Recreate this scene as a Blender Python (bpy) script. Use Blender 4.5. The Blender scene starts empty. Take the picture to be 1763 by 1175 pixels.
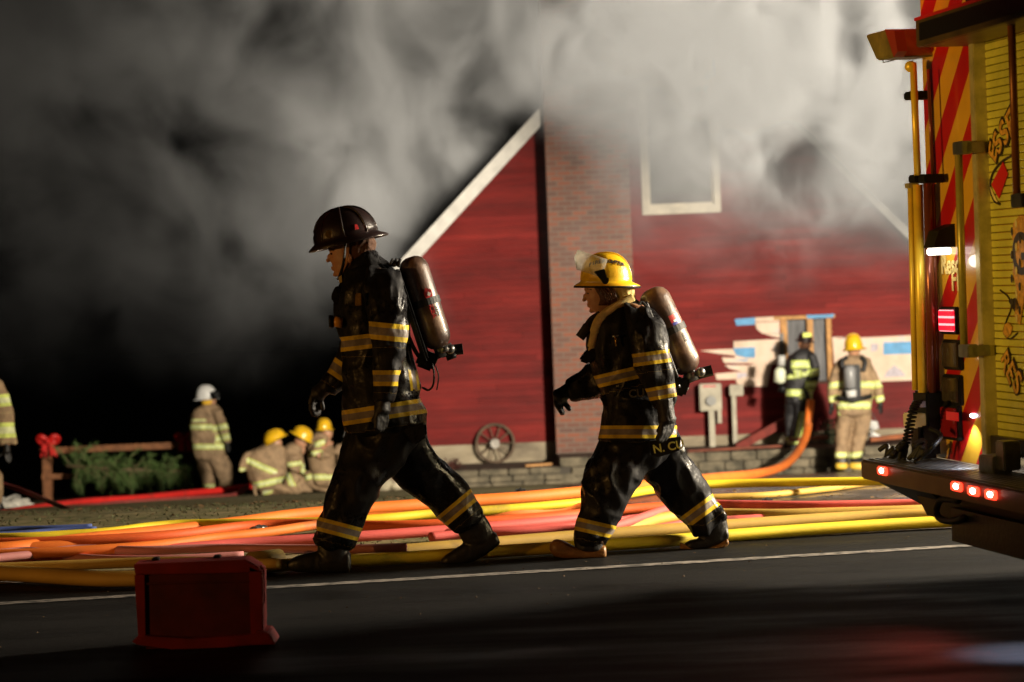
import bpy, bmesh, math, random
from mathutils import Vector, Matrix, noise
import numpy as np
R = math.radians
random.seed(7)
sc = bpy.context.scene
COL = sc.collection

# ------------------------------------------------------------------ camera
CAM_H, F, PW, PH = 1.5, 4400.0, 1763.0, 1175.0
cam_d = bpy.data.cameras.new('camera'); cam = bpy.data.objects.new('camera', cam_d); COL.objects.link(cam)
cam_d.sensor_width = 36; cam_d.lens = 36 * F / PW; cam_d.clip_start = .1; cam_d.clip_end = 400
CM = Matrix.Rotation(R(90) - math.atan(107 / F), 4, 'X') @ Matrix.Rotation(R(-2.2), 4, 'Z')
CM.translation = (0, 0, CAM_H)
cam.matrix_world = CM
cam_d.dof.use_dof = True; cam_d.dof.focus_distance = 13.5; cam_d.dof.aperture_fstop = 2.9
sc.camera = cam
# ------------------------------------------------------------------ world: a night sky
w = bpy.data.worlds.new('World'); sc.world = w; w.use_nodes = True
wn = w.node_tree; bg = wn.nodes['Background']
sky = wn.nodes.new('ShaderNodeTexSky'); sky.sky_type = 'NISHITA'; sky.sun_disc = False
sky.sun_elevation = R(-4); sky.sun_rotation = R(200)
wn.links.new(sky.outputs[0], bg.inputs[0]); bg.inputs[1].default_value = .05
# ------------------------------------------------------------------ lamps of the place
def lamp(name, kind, loc, target, power, color, size=.15, cone=90, blend=.5):
    d = bpy.data.lights.new(name, kind); d.energy = power; d.color = color
    if kind == 'SPOT':
        d.spot_size = R(cone); d.spot_blend = blend
    d.shadow_soft_size = size
    o = bpy.data.objects.new(name, d); COL.objects.link(o); o.location = loc
    o.rotation_euler = (Vector(target) - Vector(loc)).to_track_quat('-Z', 'Y').to_euler()
    return o
lamp('flood_lamp', 'SPOT', (8.8, 15.2, 3.5), (-8, 28, 0.0), 12000, (1, .86, .66), .9, 165, .25)
lamp('house_beam', 'SPOT', (8.9, 15.5, 3.5), (1.2, 38, .2), 22500, (1, .90, .76), .25, 62, .95)
lamp('amber_lamp', 'SPOT', (-9.5, 6.2, 1.9), (1.95, 12.2, 1.75), 3100, (1, .62, .14), .12, 16, .95)
lamp('amber_spill', 'SPOT', (-9.5, 6.4, 1.7), (-.4, 13.5, 1.5), 820, (1, .48, .12), .12, 40, .9)
lamp('step_flood', 'SPOT', (3.3, 10.9, 3.2), (-.3, 13.5, 1.6), 120, (1, .93, .84), .08, 38, .8)
lamp('ground_lamp', 'SPOT', (2.15, 9.85, 1.0), (1.93, 9.73, 0), 300, (.62, .70, 1), .04, 36, 1)
lamp('brake_glow_lamp', 'SPOT', (1.75, 10.9, .5), (1.15, 9.9, 0), 9, (1, .12, .08), .04, 75, 1)
sc.view_settings.view_transform = 'Standard'; sc.view_settings.look = 'None'
sc.view_settings.exposure = 0; sc.view_settings.gamma = 1
sc.cycles.volume_step_rate = .35; sc.cycles.volume_max_steps = 96; sc.cycles.volume_bounces = 0
sc.cycles.max_bounces = 6; sc.cycles.diffuse_bounces = 2; sc.cycles.sample_clamp_indirect = 4
sc.cycles.use_denoising = True

# ------------------------------------------------------------------ pixels to places
def ray(px, py):
    return (CM.to_3x3() @ Vector(((px - PW / 2) / F, -(py - PH / 2) / F, -1)))
def at(px, py, Y):
    d = ray(px, py); t = Y / d.y
    return Vector((d.x * t, Y, CAM_H + d.z * t))
CI = CM.inverted()
def pix(co):
    c = CI @ co
    return (PW / 2 - F * c.x / c.z, PH / 2 + F * c.y / c.z)
def G(x, y):
    t = y - 17.5
    if t < -1.5: return 0.0
    if t < 1.5: return -.076 * (t + 1.5) ** 2 / 6
    if t < 45: return -.076 * t
    return -.076 * 45
def ground(px, py, lift=0.0):
    d = ray(px, py); y = 8.0
    while y < 60:
        if CAM_H + d.z * y / d.y <= G(0, y) + lift: break
        y += .04
    t = y / d.y
    return Vector((d.x * t, y, G(0, y) + lift))

# ------------------------------------------------------------------ materials
def hexc(c): return (*c, 1)
class M:
    def __init__(s, name, col, rough=.6, metal=0, spec=.5, emit=None, es=0, alpha=None):
        m = bpy.data.materials.new(name); m.use_nodes = True
        s.m = m; s.nt = m.node_tree; s.b = s.nt.nodes['Principled BSDF']
        s.b.inputs['Base Color'].default_value = hexc(col); s.b.inputs['Roughness'].default_value = rough
        s.b.inputs['Metallic'].default_value = metal; s.b.inputs['Specular IOR Level'].default_value = spec
        if emit:
            s.b.inputs['Emission Color'].default_value = hexc(emit); s.b.inputs['Emission Strength'].default_value = es
        s.col = col
        s.tc = s.nt.nodes.new('ShaderNodeTexCoord')
    def n(s, t, **k):
        x = s.nt.nodes.new(t)
        for a, v in k.items(): setattr(x, a, v)
        return x
    def link(s, a, b): s.nt.links.new(a, b)
    def coord(s, scale=(1, 1, 1), space='Object'):
        mp = s.n('ShaderNodeMapping'); mp.inputs['Scale'].default_value = scale
        s.link(s.tc.outputs[space], mp.inputs[0]); return mp.outputs[0]
    def noise(s, scale=5, detail=6, sc3=(1, 1, 1), rough=.6, space='Object'):
        x = s.n('ShaderNodeTexNoise'); x.inputs['Scale'].default_value = scale; x.inputs['Detail'].default_value = detail
        x.inputs['Roughness'].default_value = rough
        s.link(s.coord(sc3, space), x.inputs['Vector']); return x.outputs['Fac']
    def ramp(s, fac, stops):
        r = s.n('ShaderNodeValToRGB'); e = r.color_ramp.elements
        while len(e) < len(stops): e.new(.5)
        for i, (p, c) in enumerate(stops):
            e[i].position = p; e[i].color = hexc(c) if len(c) == 3 else c
        s.link(fac, r.inputs[0]); return r.outputs[0]
    def mix(s, fac, a, b):
        x = s.n('ShaderNodeMix'); x.data_type = 'RGBA'
        for sock, v in ((x.inputs[0], fac), (x.inputs[6], a), (x.inputs[7], b)):
            if isinstance(v, (int, float)): sock.default_value = v
            elif isinstance(v, tuple): sock.default_value = hexc(v)
            else: s.link(v, sock)
        return x.outputs[2]
    def math(s, op, a, b=0.0, c=None):
        x = s.n('ShaderNodeMath'); x.operation = op
        for i, v in enumerate((a, b) if c is None else (a, b, c)):
            if isinstance(v, (int, float)): x.inputs[i].default_value = v
            else: s.link(v, x.inputs[i])
        return x.outputs[0]
    def color(s, sock): s.link(sock, s.b.inputs['Base Color']); return s
    def rough(s, sock): s.link(sock, s.b.inputs['Roughness']); return s
    def bump(s, h, dist=.01, strength=.6):
        x = s.n('ShaderNodeBump'); x.inputs['Distance'].default_value = dist; x.inputs['Strength'].default_value = strength
        s.link(h, x.inputs['Height']); s.link(x.outputs[0], s.b.inputs['Normal']); return s
    def wear(s, scale=4, amt=.35, sc3=(1, 1, 1)):
        c = s.col; d = tuple(v * (1 - amt) for v in c); l = tuple(min(1, v * (1 + amt * .5)) for v in c)
        s.color(s.ramp(s.noise(scale, 8, sc3), [(.3, d), (.7, l)])); return s

def mat(name, col, rough=.6, wear=None, bump=None, **k):
    x = M(name, col, rough, **k)
    if wear: x.wear(*wear)
    if bump: x.bump(x.noise(bump[0], 6), bump[1], bump[2] if len(bump) > 2 else .6)
    return x.m

mt_black = mat('black_plastic', (.006, .006, .006), .5, spec=.25, bump=(60, .002))
mt_rubber = mat('black_rubber', (.015, .014, .013), .45, bump=(40, .004))
mt_steel = mat('dull_steel', (.35, .35, .34), .35, wear=(10, .5), metal=.9)
mt_white = mat('white_paint', (.72, .70, .64), .5, wear=(6, .2))
mt_box = mat('cream_enamel', (.42, .38, .28), .55, wear=(6, .3))
mt_cream = mat('cream_trim', (.62, .56, .44), .6, wear=(5, .25))
mt_wood = mat('brown_wood', (.30, .12, .045), .7, wear=(14, .5), bump=(25, .01))
mt_lumber = mat('fresh_lumber', (.55, .28, .09), .7, wear=(12, .4))
mt_red_em = mat('red_marker_lens', (.6, .02, .01), .3, emit=(1, .05, .02), es=3.0)
mt_hot = mat('marker_bulb', (1, .8, .7), .3, emit=(1, .62, .5), es=14)
mt_white_em = mat('white_lamp_lens', (1, 1, 1), .3, emit=(1, .97, .85), es=2.2)
mt_blue_em = mat('cool_lamp_lens', (1, 1, 1), .3, emit=(.75, .8, 1), es=9)
mt_skin = M('skin', (.50, .26, .15), .45); mt_skin.b.inputs['Subsurface Weight'].default_value = .15
mt_skin.b.inputs['Subsurface Radius'].default_value = (.02, .008, .004); mt_skin.wear(30, .12); mt_skin = mt_skin.m
mt_hair = mat('brown_hair', (.10, .035, .015), .5, wear=(60, .6, (1, 1, 6)))
mt_eye = mat('dark_eye', (.03, .015, .01), .15)
mt_lip = mat('lips', (.36, .11, .08), .4)
mt_hood = mat('tan_knit_hood', (.08, .030, .010), .85, wear=(40, .4), bump=(160, .004))
mt_hood_y = mat('yellow_knit_hood', (.62, .47, .17), .85, wear=(30, .35), bump=(160, .004))

def gear(name, base, y_col, grey, rough, wet, low=(0.5,)):
    """turnout cloth; attribute 'band' runs 0..1 across a reflective stripe and is -9 elsewhere"""
    x = M(name, base, rough)
    at_ = x.n('ShaderNodeAttribute'); at_.attribute_name = 'band'; b = at_.outputs['Fac']
    inside = x.math('MULTIPLY', x.math('GREATER_THAN', b, 0.0), x.math('LESS_THAN', b, 1.0))
    mid = x.math('LESS_THAN', x.math('ABSOLUTE', x.math('SUBTRACT', b, .5)), .22)
    n1 = x.noise(9, 8); n2 = x.noise(55, 6)
    cloth = x.ramp(n1, [(.3, tuple(v * .6 for v in base)), (.7, tuple(v * 1.35 for v in base))])
    dirt = x.ramp(n1, [(.38, (.45, .45, .45)), (.62, (1, 1, 1))])
    yl = x.mix(1.0, y_col, y_col); st = x.mix(mid, y_col, grey)
    mul = x.n('ShaderNodeMix'); mul.data_type = 'RGBA'; mul.blend_type = 'MULTIPLY'; mul.inputs[0].default_value = .8
    x.link(st, mul.inputs[6]); x.link(dirt, mul.inputs[7])
    x.color(x.mix(inside, cloth, mul.outputs[2]))
    if wet:
        x.b.inputs['Specular IOR Level'].default_value = .22
        n3 = x.noise(5, 5, (1, 1, .7)); x.rough(x.ramp(x.math('ADD', x.math('MULTIPLY', n2, .5), x.math('MULTIPLY', n3, .6)), [(.46, (.2,) * 3), (.58, (.62,) * 3)]))
        h = x.math('ADD', x.math('MULTIPLY', x.noise(28, 8, (1, 1, .6)), 1.0), x.math('MULTIPLY', x.noise(190, 3), .16))
        x.bump(h, .007, .6)
    else:
        x.bump(n2, .01, .5)
    return x.m
mt_gear_black = gear('wet_black_turnout_cloth', (.008, .0075, .008), (.75, .52, .03), (.26, .22, .19), .4, True)
mt_gear_tan = gear('tan_turnout_cloth', (.30, .20, .11), (.80, .92, .22), (.85, .9, .5), .8, False)
mt_gear_navy = gear('dark_turnout_cloth', (.018, .017, .018), (.80, .95, .20), (.85, .95, .45), .6, False)
mt_glove = M('black_glove_leather', (.012, .011, .010), .55); mt_glove.bump(mt_glove.noise(60, 6), .004, .8); mt_glove = mt_glove.m
def helm(name, col, rough, amt=.3):
    x = M(name, col, rough); x.wear(9, amt)
    x.b.inputs['Coat Weight'].default_value = .4; x.b.inputs['Coat Roughness'].default_value = .08
    x.bump(x.noise(130, 3), .003, .5); return x.m
mt_h_black = helm('black_leather_helmet', (.022, .012, .011), .3, .6)
mt_h_yellow = helm('yellow_helmet_shell', (.88, .52, .015), .3, .22)
mt_h_white = helm('white_helmet_shell', (.8, .8, .76), .4, .1)
mt_boot_tan = mat('tan_rubber_boot', (.26, .12, .03), .45, wear=(14, .5))
mt_strap = mat('black_webbing', (.014, .013, .012), .6, bump=(90, .004))
x = M('sooty_cylinder_shell', (.36, .30, .22), .38); x.color(x.ramp(x.noise(5, 10), [(.36, (.022, .014, .011)), (.5, (.10, .055, .036)), (.66, (.30, .19, .12))])); x.bump(x.noise(120, 4), .003, .6); x.b.inputs['Coat Weight'].default_value = .3; mt_cyl = x.m
mt_sticker_r = mat('red_sticker', (.55, .03, .03), .4, wear=(50, .5))
mt_sticker_b = mat('blue_sticker', (.04, .05, .35), .4)
mt_sticker_w = mat('white_sticker', (.8, .78, .72), .4)

# siding, brick, ground ...
x = M('red_clapboard_paint', (.34, .022, .016), .62)
n1 = x.noise(1.3, 10, (.5, 1, 1.6)); n2 = x.noise(6, 10, (.35, 1, 5))
c = x.ramp(n1, [(.28, (.09, .008, .007)), (.5, (.18, .013, .011)), (.75, (.26, .021, .015))]); x.b.inputs['Specular IOR Level'].default_value = .2
c = x.mix(x.math('MULTIPLY', x.ramp(n2, [(.46, (0, 0, 0)), (.66, (1, 1, 1))]), .4), c, (.09, .014, .012))
soot = x.ramp(x.noise(.9, 9, (.5, 1, 1.4)), [(.55, (0, 0, 0)), (.68, (1, 1, 1))])
sepz = x.n('ShaderNodeSeparateXYZ'); x.link(x.tc.outputs['Object'], sepz.inputs[0])
hi = x.n('ShaderNodeMapRange'); hi.inputs[1].default_value = 2.2; hi.inputs[2].default_value = 3.6; x.link(sepz.outputs[2], hi.inputs[0])
c = x.mix(x.math('MULTIPLY', soot, x.math('MULTIPLY', hi.outputs[0], .85)), c, (.03, .028, .026))
x.color(c); x.bump(x.noise(20, 6, (.2, 1, 3)), .004, .6); gi = x.n('ShaderNodeNewGeometry')
isl = x.ramp(gi.outputs['Random Per Island'], [(0, (.78, .78, .78)), (1, (1.12, 1.12, 1.12))])
mu = x.n('ShaderNodeMix'); mu.data_type = 'RGBA'; mu.blend_type = 'MULTIPLY'; mu.inputs[0].default_value = 1; x.link(c, mu.inputs[6]); x.link(isl, mu.inputs[7]); x.color(mu.outputs[2]); mt_siding = x.m
x = M('chimney_brick', (.3, .1, .06), .8)
br = x.n('ShaderNodeTexBrick'); br.offset = .5
sx = x.n('ShaderNodeSeparateXYZ'); x.link(x.tc.outputs['Object'], sx.inputs[0])
cb = x.n('ShaderNodeCombineXYZ'); x.link(x.math('ADD', sx.outputs[0], sx.outputs[1]), cb.inputs[0]); x.link(sx.outputs[2], cb.inputs[1])
x.link(cb.outputs[0], br.inputs[0])
for k, v in (('Scale', 1.0), ('Brick Width', .215), ('Row Height', .075), ('Mortar Size', .011), ('Mortar Smooth', .2), ('Bias', -.1)): br.inputs[k].default_value = v
br.inputs['Color1'].default_value = (.27, .085, .045, 1); br.inputs['Color2'].default_value = (.12, .065, .052, 1); br.inputs['Mortar'].default_value = (.20, .15, .115, 1)
sm = x.noise(2.5, 8)
x.color(x.mix(x.math('MULTIPLY', x.ramp(sm, [(.45, (0, 0, 0)), (.7, (1, 1, 1))]), .5), br.outputs[0], (.16, .10, .08)))
x.bump(x.math('MULTIPLY', br.outputs['Fac'], -1.0), .01, .8); mt_brick = x.m
x = M('concrete', (.34, .29, .20), .85); x.color(x.ramp(x.noise(3, 10, (.6, 1, 1.5)), [(.3, (.16, .13, .09)), (.6, (.36, .30, .20)), (.8, (.46, .40, .29))])); x.bump(x.noise(30, 8), .01, .5); mt_conc = x.m
x = M('wall_stone', (.2, .17, .12), .9); x.color(x.ramp(x.noise(5, 10), [(.3, (.05, .045, .03)), (.7, (.24, .20, .13))])); x.bump(x.noise(22, 8), .02, .7); mt_stone = x.m
x = M('lawn_soil', (.1, .08, .04), .95)
c = x.ramp(x.noise(2.2, 12), [(.35, (.035, .045, .012)), (.5, (.10, .10, .03)), (.65, (.24, .19, .09))])
x.color(x.mix(x.ramp(x.noise(14, 8), [(.4, (0, 0, 0)), (.7, (1, 1, 1))]), c, (.28, .22, .12))); x.bump(x.noise(18, 8), .02, .5); x.b.inputs['Specular IOR Level'].default_value = .2; mt_soil = x.m
x = M('asphalt', (.045, .045, .045), .8)
g1 = x.noise(120, 4); g2 = x.noise(1.2, 8, (.35, 1.6, 1))
c = x.ramp(g1, [(.3, (.004, .004, .004)), (.6, (.012, .011, .010)), (.75, (.07, .062, .055))])
c = x.mix(x.math('MULTIPLY', x.ramp(g2, [(.35, (1, 1, 1)), (.6, (0, 0, 0))]), .6), c, (.006, .006, .006))
x.b.inputs['Specular IOR Level'].default_value = .12
x.color(c); x.rough(x.ramp(g2, [(.35, (.45,) * 3), (.6, (.8,) * 3)])); x.bump(g1, .006, .8); mt_asph = x.m
x = M('wet_pavement', (.03, .026, .022), .3)
x.color(x.ramp(x.noise(3, 10), [(.35, (.014, .011, .009)), (.65, (.075, .055, .04))])); x.rough(x.ramp(x.noise(1.2, 8), [(.4, (.08,) * 3), (.65, (.5,) * 3)])); x.bump(x.noise(40, 8), .01, .5); mt_wet = x.m
x = M('worn_road_paint', (.6, .58, .52), .7)
nn = x.noise(22, 8, (.5, 1.5, 1)); x.color(x.ramp(nn, [(.44, (.03, .03, .028)), (.52, (.24, .21, .18)), (.8, (.36, .32, .28))])); mt_line = x.m
mt_mulch = mat('charred_debris_soil', (.08, .045, .025), .9, wear=(8, .6), bump=(20, .04))
mt_roof = mat('roof_shingle', (.05, .047, .045), .9, wear=(6, .4), bump=(20, .02))
mt_grass = mat('dry_grass_blade', (.07, .08, .025), .8, wear=(1.5, .6))
mt_needle = mat('pine_needles', (.13, .22, .06), .6, wear=(5, .6))
mt_bark = mat('cut_branch', (.22, .15, .08), .8, wear=(9, .4))

# ------------------------------------------------------------------ mesh builder
class MB:
    def __init__(s): s.v = []; s.f = []
    def add(s, vs, fs):
        k = len(s.v); s.v += [tuple(a) for a in vs]; s.f += [tuple(i + k for i in f) for f in fs]; return s
    def box(s, lo, hi, m=None):
        x0, y0, z0 = lo; x1, y1, z1 = hi
        vs = [Vector(p) for p in ((x0, y0, z0), (x1, y0, z0), (x1, y1, z0), (x0, y1, z0), (x0, y0, z1), (x1, y0, z1), (x1, y1, z1), (x0, y1, z1))]
        if m: vs = [m @ p for p in vs]
        return s.add(vs, [(0, 3, 2, 1), (4, 5, 6, 7), (0, 1, 5, 4), (1, 2, 6, 5), (2, 3, 7, 6), (3, 0, 4, 7)])
    def bar(s, a, b, wx, wz, up=(0, 0, 1)):
        a = Vector(a); b = Vector(b); t = (b - a).normalized(); u = t.cross(Vector(up)).normalized(); n = u.cross(t)
        vs = [p + u * i * wx / 2 + n * j * wz / 2 for p in (a, b) for i, j in ((-1, -1), (1, -1), (1, 1), (-1, 1))]
        return s.add(vs, [(0, 1, 2, 3), (7, 6, 5, 4), (0, 4, 5, 1), (1, 5, 6, 2), (2, 6, 7, 3), (3, 7, 4, 0)])
    def tube(s, pts, r, seg=12, flat=1.0, up=(0, 0, 1), caps=True):
        pts = [Vector(p) for p in pts]; rs = r if isinstance(r, (list, tuple)) else [r] * len(pts)
        vs = []; n = len(pts)
        for i, p in enumerate(pts):
            t = (pts[min(i + 1, n - 1)] - pts[max(i - 1, 0)]).normalized()
            u = t.cross(Vector(up))
            if u.length < 1e-3: u = t.cross(Vector((1, 0, 0)))
            u.normalize(); q = u.cross(t)
            for k in range(seg):
                a = 2 * math.pi * k / seg; vs.append(p + (u * math.cos(a) + q * math.sin(a) * flat) * rs[i])
        fs = [(i * seg + k, i * seg + (k + 1) % seg, (i + 1) * seg + (k + 1) % seg, (i + 1) * seg + k) for i in range(n - 1) for k in range(seg)]
        if caps: fs += [tuple(range(seg))[::-1], tuple((n - 1) * seg + k for k in range(seg))]
        return s.add(vs, fs)
    def prism(s, poly, depth):
        """poly: 3D points of one face; depth: vector"""
        n = len(poly); poly = [Vector(p) for p in poly]; d = Vector(depth)
        vs = poly + [p + d for p in poly]
        return s.add(vs, [tuple(range(n)), tuple(range(2 * n - 1, n - 1, -1))] + [(i, i + n, (i + 1) % n + n, (i + 1) % n) for i in range(n)])
    def sphere(s, c, r, seg=14, rings=9):
        c = Vector(c); r = r if isinstance(r, (tuple, list)) else (r,) * 3; vs = [c + Vector((0, 0, r[2]))]
        for i in range(1, rings):
            a = math.pi * i / rings
            vs += [c + Vector((r[0] * math.sin(a) * math.cos(2 * math.pi * k / seg), r[1] * math.sin(a) * math.sin(2 * math.pi * k / seg), r[2] * math.cos(a))) for k in range(seg)]
        vs.append(c - Vector((0, 0, r[2]))); L = len(vs) - 1
        fs = [(0, 1 + k, 1 + (k + 1) % seg) for k in range(seg)] + [(L, L - seg + (k + 1) % seg, L - seg + k) for k in range(seg)]
        fs += [(1 + i * seg + k, 1 + (i + 1) * seg + k, 1 + (i + 1) * seg + (k + 1) % seg, 1 + i * seg + (k + 1) % seg) for i in range(rings - 2) for k in range(seg)]
        return s.add(vs, fs)
    def mesh(s, name, m, smooth=False, bevel=0):
        me = bpy.data.meshes.new(name); me.from_pydata(s.v, [], s.f)
        bm = bmesh.new(); bm.from_mesh(me); bmesh.ops.recalc_face_normals(bm, faces=bm.faces)
        if bevel: bmesh.ops.bevel(bm, geom=[e for e in bm.edges], offset=bevel, segments=2, affect='EDGES', clamp_overlap=True)
        bm.to_mesh(me); bm.free()
        if m: me.materials.append(m)
        if smooth: me.polygons.foreach_set('use_smooth', [True] * len(me.polygons))
        return me
    def build(s, name, m, parent=None, smooth=False, bevel=0):
        o = bpy.data.objects.new(name, s.mesh(name, m, smooth, bevel)); COL.objects.link(o)
        if parent: o.parent = parent
        return o
def tag(o, label, cat=None, group=None, kind=None):
    if label: o['label'] = label
    if cat: o['category'] = cat
    if group: o['group'] = group
    if kind: o['kind'] = kind
    return o
def empty(name, loc, label, cat, group=None, rz=0):
    o = bpy.data.objects.new(name, None); COL.objects.link(o); o.location = loc; o.rotation_euler = (0, 0, rz)
    o.empty_display_size = .1
    o['base'] = 1; del o['base']
    return tag(o, label, cat, group)
def structure(o): o['kind'] = 'structure'; return o
def rebase(root):
    """children were built in world coordinates: keep them there under an Empty placed at the base"""
    bpy.context.view_layer.update()
    inv = root.matrix_world.inverted()
    for c in root.children: 
        if not c.get('_r'): c.matrix_parent_inverse = inv
def spline(pts, n=8):
    P = [Vector(p) for p in pts]; P = [2 * P[0] - P[1]] + P + [2 * P[-1] - P[-2]]; out = []
    for i in range(1, len(P) - 2):
        for k in range(n):
            t = k / n; a, b, c, d = P[i - 1:i + 3]
            out.append(.5 * ((2 * b) + (c - a) * t + (2 * a - 5 * b + 4 * c - d) * t * t + (3 * b - a - 3 * c + d) * t ** 3))
    out.append(P[-2]); return out
def text(body, size, m, matrix, parent, name='lettering', ext=.002, shear=0, parts=None):
    cu = bpy.data.curves.new(name, 'FONT'); cu.body = body; cu.size = size; cu.extrude = ext; cu.align_x = 'CENTER'; cu.align_y = 'CENTER'; cu.shear = shear; cu.offset = size * .02
    o = bpy.data.objects.new(name, cu); COL.objects.link(o)
    bpy.context.view_layer.update()
    me = bpy.data.meshes.new_from_object(o.evaluated_get(bpy.context.evaluated_depsgraph_get()))
    bpy.data.objects.remove(o); bpy.data.curves.remove(cu)
    me.transform(matrix); me.materials.clear(); me.materials.append(m)
    o = bpy.data.objects.new(name, me); COL.objects.link(o); o.parent = parent
    return o
def join_meshes(objs, name):
    bm = bmesh.new()
    for o in objs: bm.from_mesh(o.data)
    me = bpy.data.meshes.new(name); bm.to_mesh(me); bm.free(); me.materials.append(objs[0].data.materials[0])
    r = bpy.data.objects.new(name, me); COL.objects.link(r); r.parent = objs[0].parent
    for o in objs: bpy.data.objects.remove(o)
    return r

# ================================================================== SETTING
def sheet(name, m, xs, ys, zoff, inside=None):
    vs = []; fs = []
    for y in ys:
        for x_ in xs: vs.append((x_, y, G(x_, y) + zoff))
    n = len(xs)
    for j in range(len(ys) - 1):
        for i in range(n - 1): fs.append((j * n + i, j * n + i + 1, (j + 1) * n + i + 1, (j + 1) * n + i))
    me = bpy.data.meshes.new(name); me.from_pydata(vs, [], fs); me.materials.append(m)
    me.polygons.foreach_set('use_smooth', [True] * len(fs))
    o = bpy.data.objects.new(name, me); COL.objects.link(o); return structure(o)
fr = lambda a, b, st: [a + (b - a) * i / max(1, round((b - a) / st)) for i in range(max(1, round((b - a) / st)) + 1)]
sheet('ground', mt_soil, fr(-150, 150, 10), fr(-20, 10, 10) + fr(11, 24, .5) + fr(26, 70, 2) + fr(80, 200, 20), -.012)
TH = R(10.6); rd = Vector((math.cos(TH), math.sin(TH), 0)); rn = Vector((-math.sin(TH), math.cos(TH), 0))
def strip(name, m, p0, w0, w1, z, l0=-60, l1=60):
    o = MB().add([Vector(p0) + rd * a + rn * b + Vector((0, 0, z)) for a, b in ((l0, w0), (l1, w0), (l1, w1), (l0, w1))], [(0, 1, 2, 3)]).build(name, m)
    return structure(o)
strip('road', mt_asph, (0, 13.95, 0), -9.5, .22, 0, -40, 14)
strip('edge_line', mt_line, (0, 13.95, 0), -.05, .06, .004, -40, 14)
strip('lane_line', mt_line, (0, 13.0, 0), -.055, .055, .004, -40, 14)
# wet driveway on the slope right of the lawn
vs = []; fs = []; ys = fr(15.4, 37.6, .5)
for y in ys:
    vs += [(-.2 + (y - 15.4) * .062 + .25 * math.sin(y), y, G(0, y) + .004), (14, y, G(0, y) + .004)]
for j in range(len(ys) - 1): fs.append((2 * j, 2 * j + 1, 2 * j + 3, 2 * j + 2))
structure(MB().add(vs, fs).build('driveway', mt_wet))
# terrace behind the stone wall
TZ = -1.13
structure(MB().box((.62, 37.12, TZ - .6), (12, 38.9, TZ)).box((-.85, 37.12, TZ - .6), (.619, 38.9, TZ - .13)).build('terrace', mt_mulch))

# grass blades on the lawn
mb = MB()
for i in range(4000):
    y = 14.6 + 9 * random.random() ** 1.6; x_ = -7.5 + random.random() * (7.2 + (y - 14) * .06)
    if noise.noise(Vector((x_ * .8, y * .8, 3))) < -.12: continue
    if y < 14.3 + x_ * .187 + .2: continue
    z = G(x_, y) - .012; h = .008 + .02 * random.random(); a = random.random() * 6.28; b = random.uniform(.004, .009)
    dx, dy = math.cos(a) * b, math.sin(a) * b; l = random.uniform(-.03, .03); q = random.uniform(-.03, .03)
    mb.add([(x_ - dx, y - dy, z), (x_ + dx, y + dy, z), (x_ + l, y + q, z + h)], [(0, 1, 2)])
tag(mb.build('grass', mt_grass), None, kind='stuff')
# fallen leaves and burnt scraps
mb = MB()
for i in range(900):
    y = 14.4 + 6 * random.random(); x_ = random.uniform(-6, 5); z = G(x_, y) + .012
    a = random.random() * 6.28; r = random.uniform(.008, .03)
    mb.add([Vector((x_, y, z)) + Vector((math.cos(a + k * 1.57) * r, math.sin(a + k * 1.57) * r * .6, random.uniform(0, .015))) for k in range(4)], [(0, 1, 2, 3)])
for i in range(150):
    y = 11.2 + 2.7 * random.random() ** .6; x_ = random.uniform(-3.5, 3); a = random.random() * 6.28; r = random.uniform(.002, .008)
    p = Vector((x_, y + x_ * .187, .007)); mb.add([p + Vector((math.cos(a + k * 2.1) * r, math.sin(a + k * 2.1) * r, .004 * (k == 1))) for k in range(3)] + [p + Vector((0, 0, r * .8))], [(0, 1, 3), (1, 2, 3), (2, 0, 3)])
tag(mb.build('debris', mat('leaf_litter', (.16, .09, .035), .8, wear=(4, .6))), None, kind='stuff')

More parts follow.
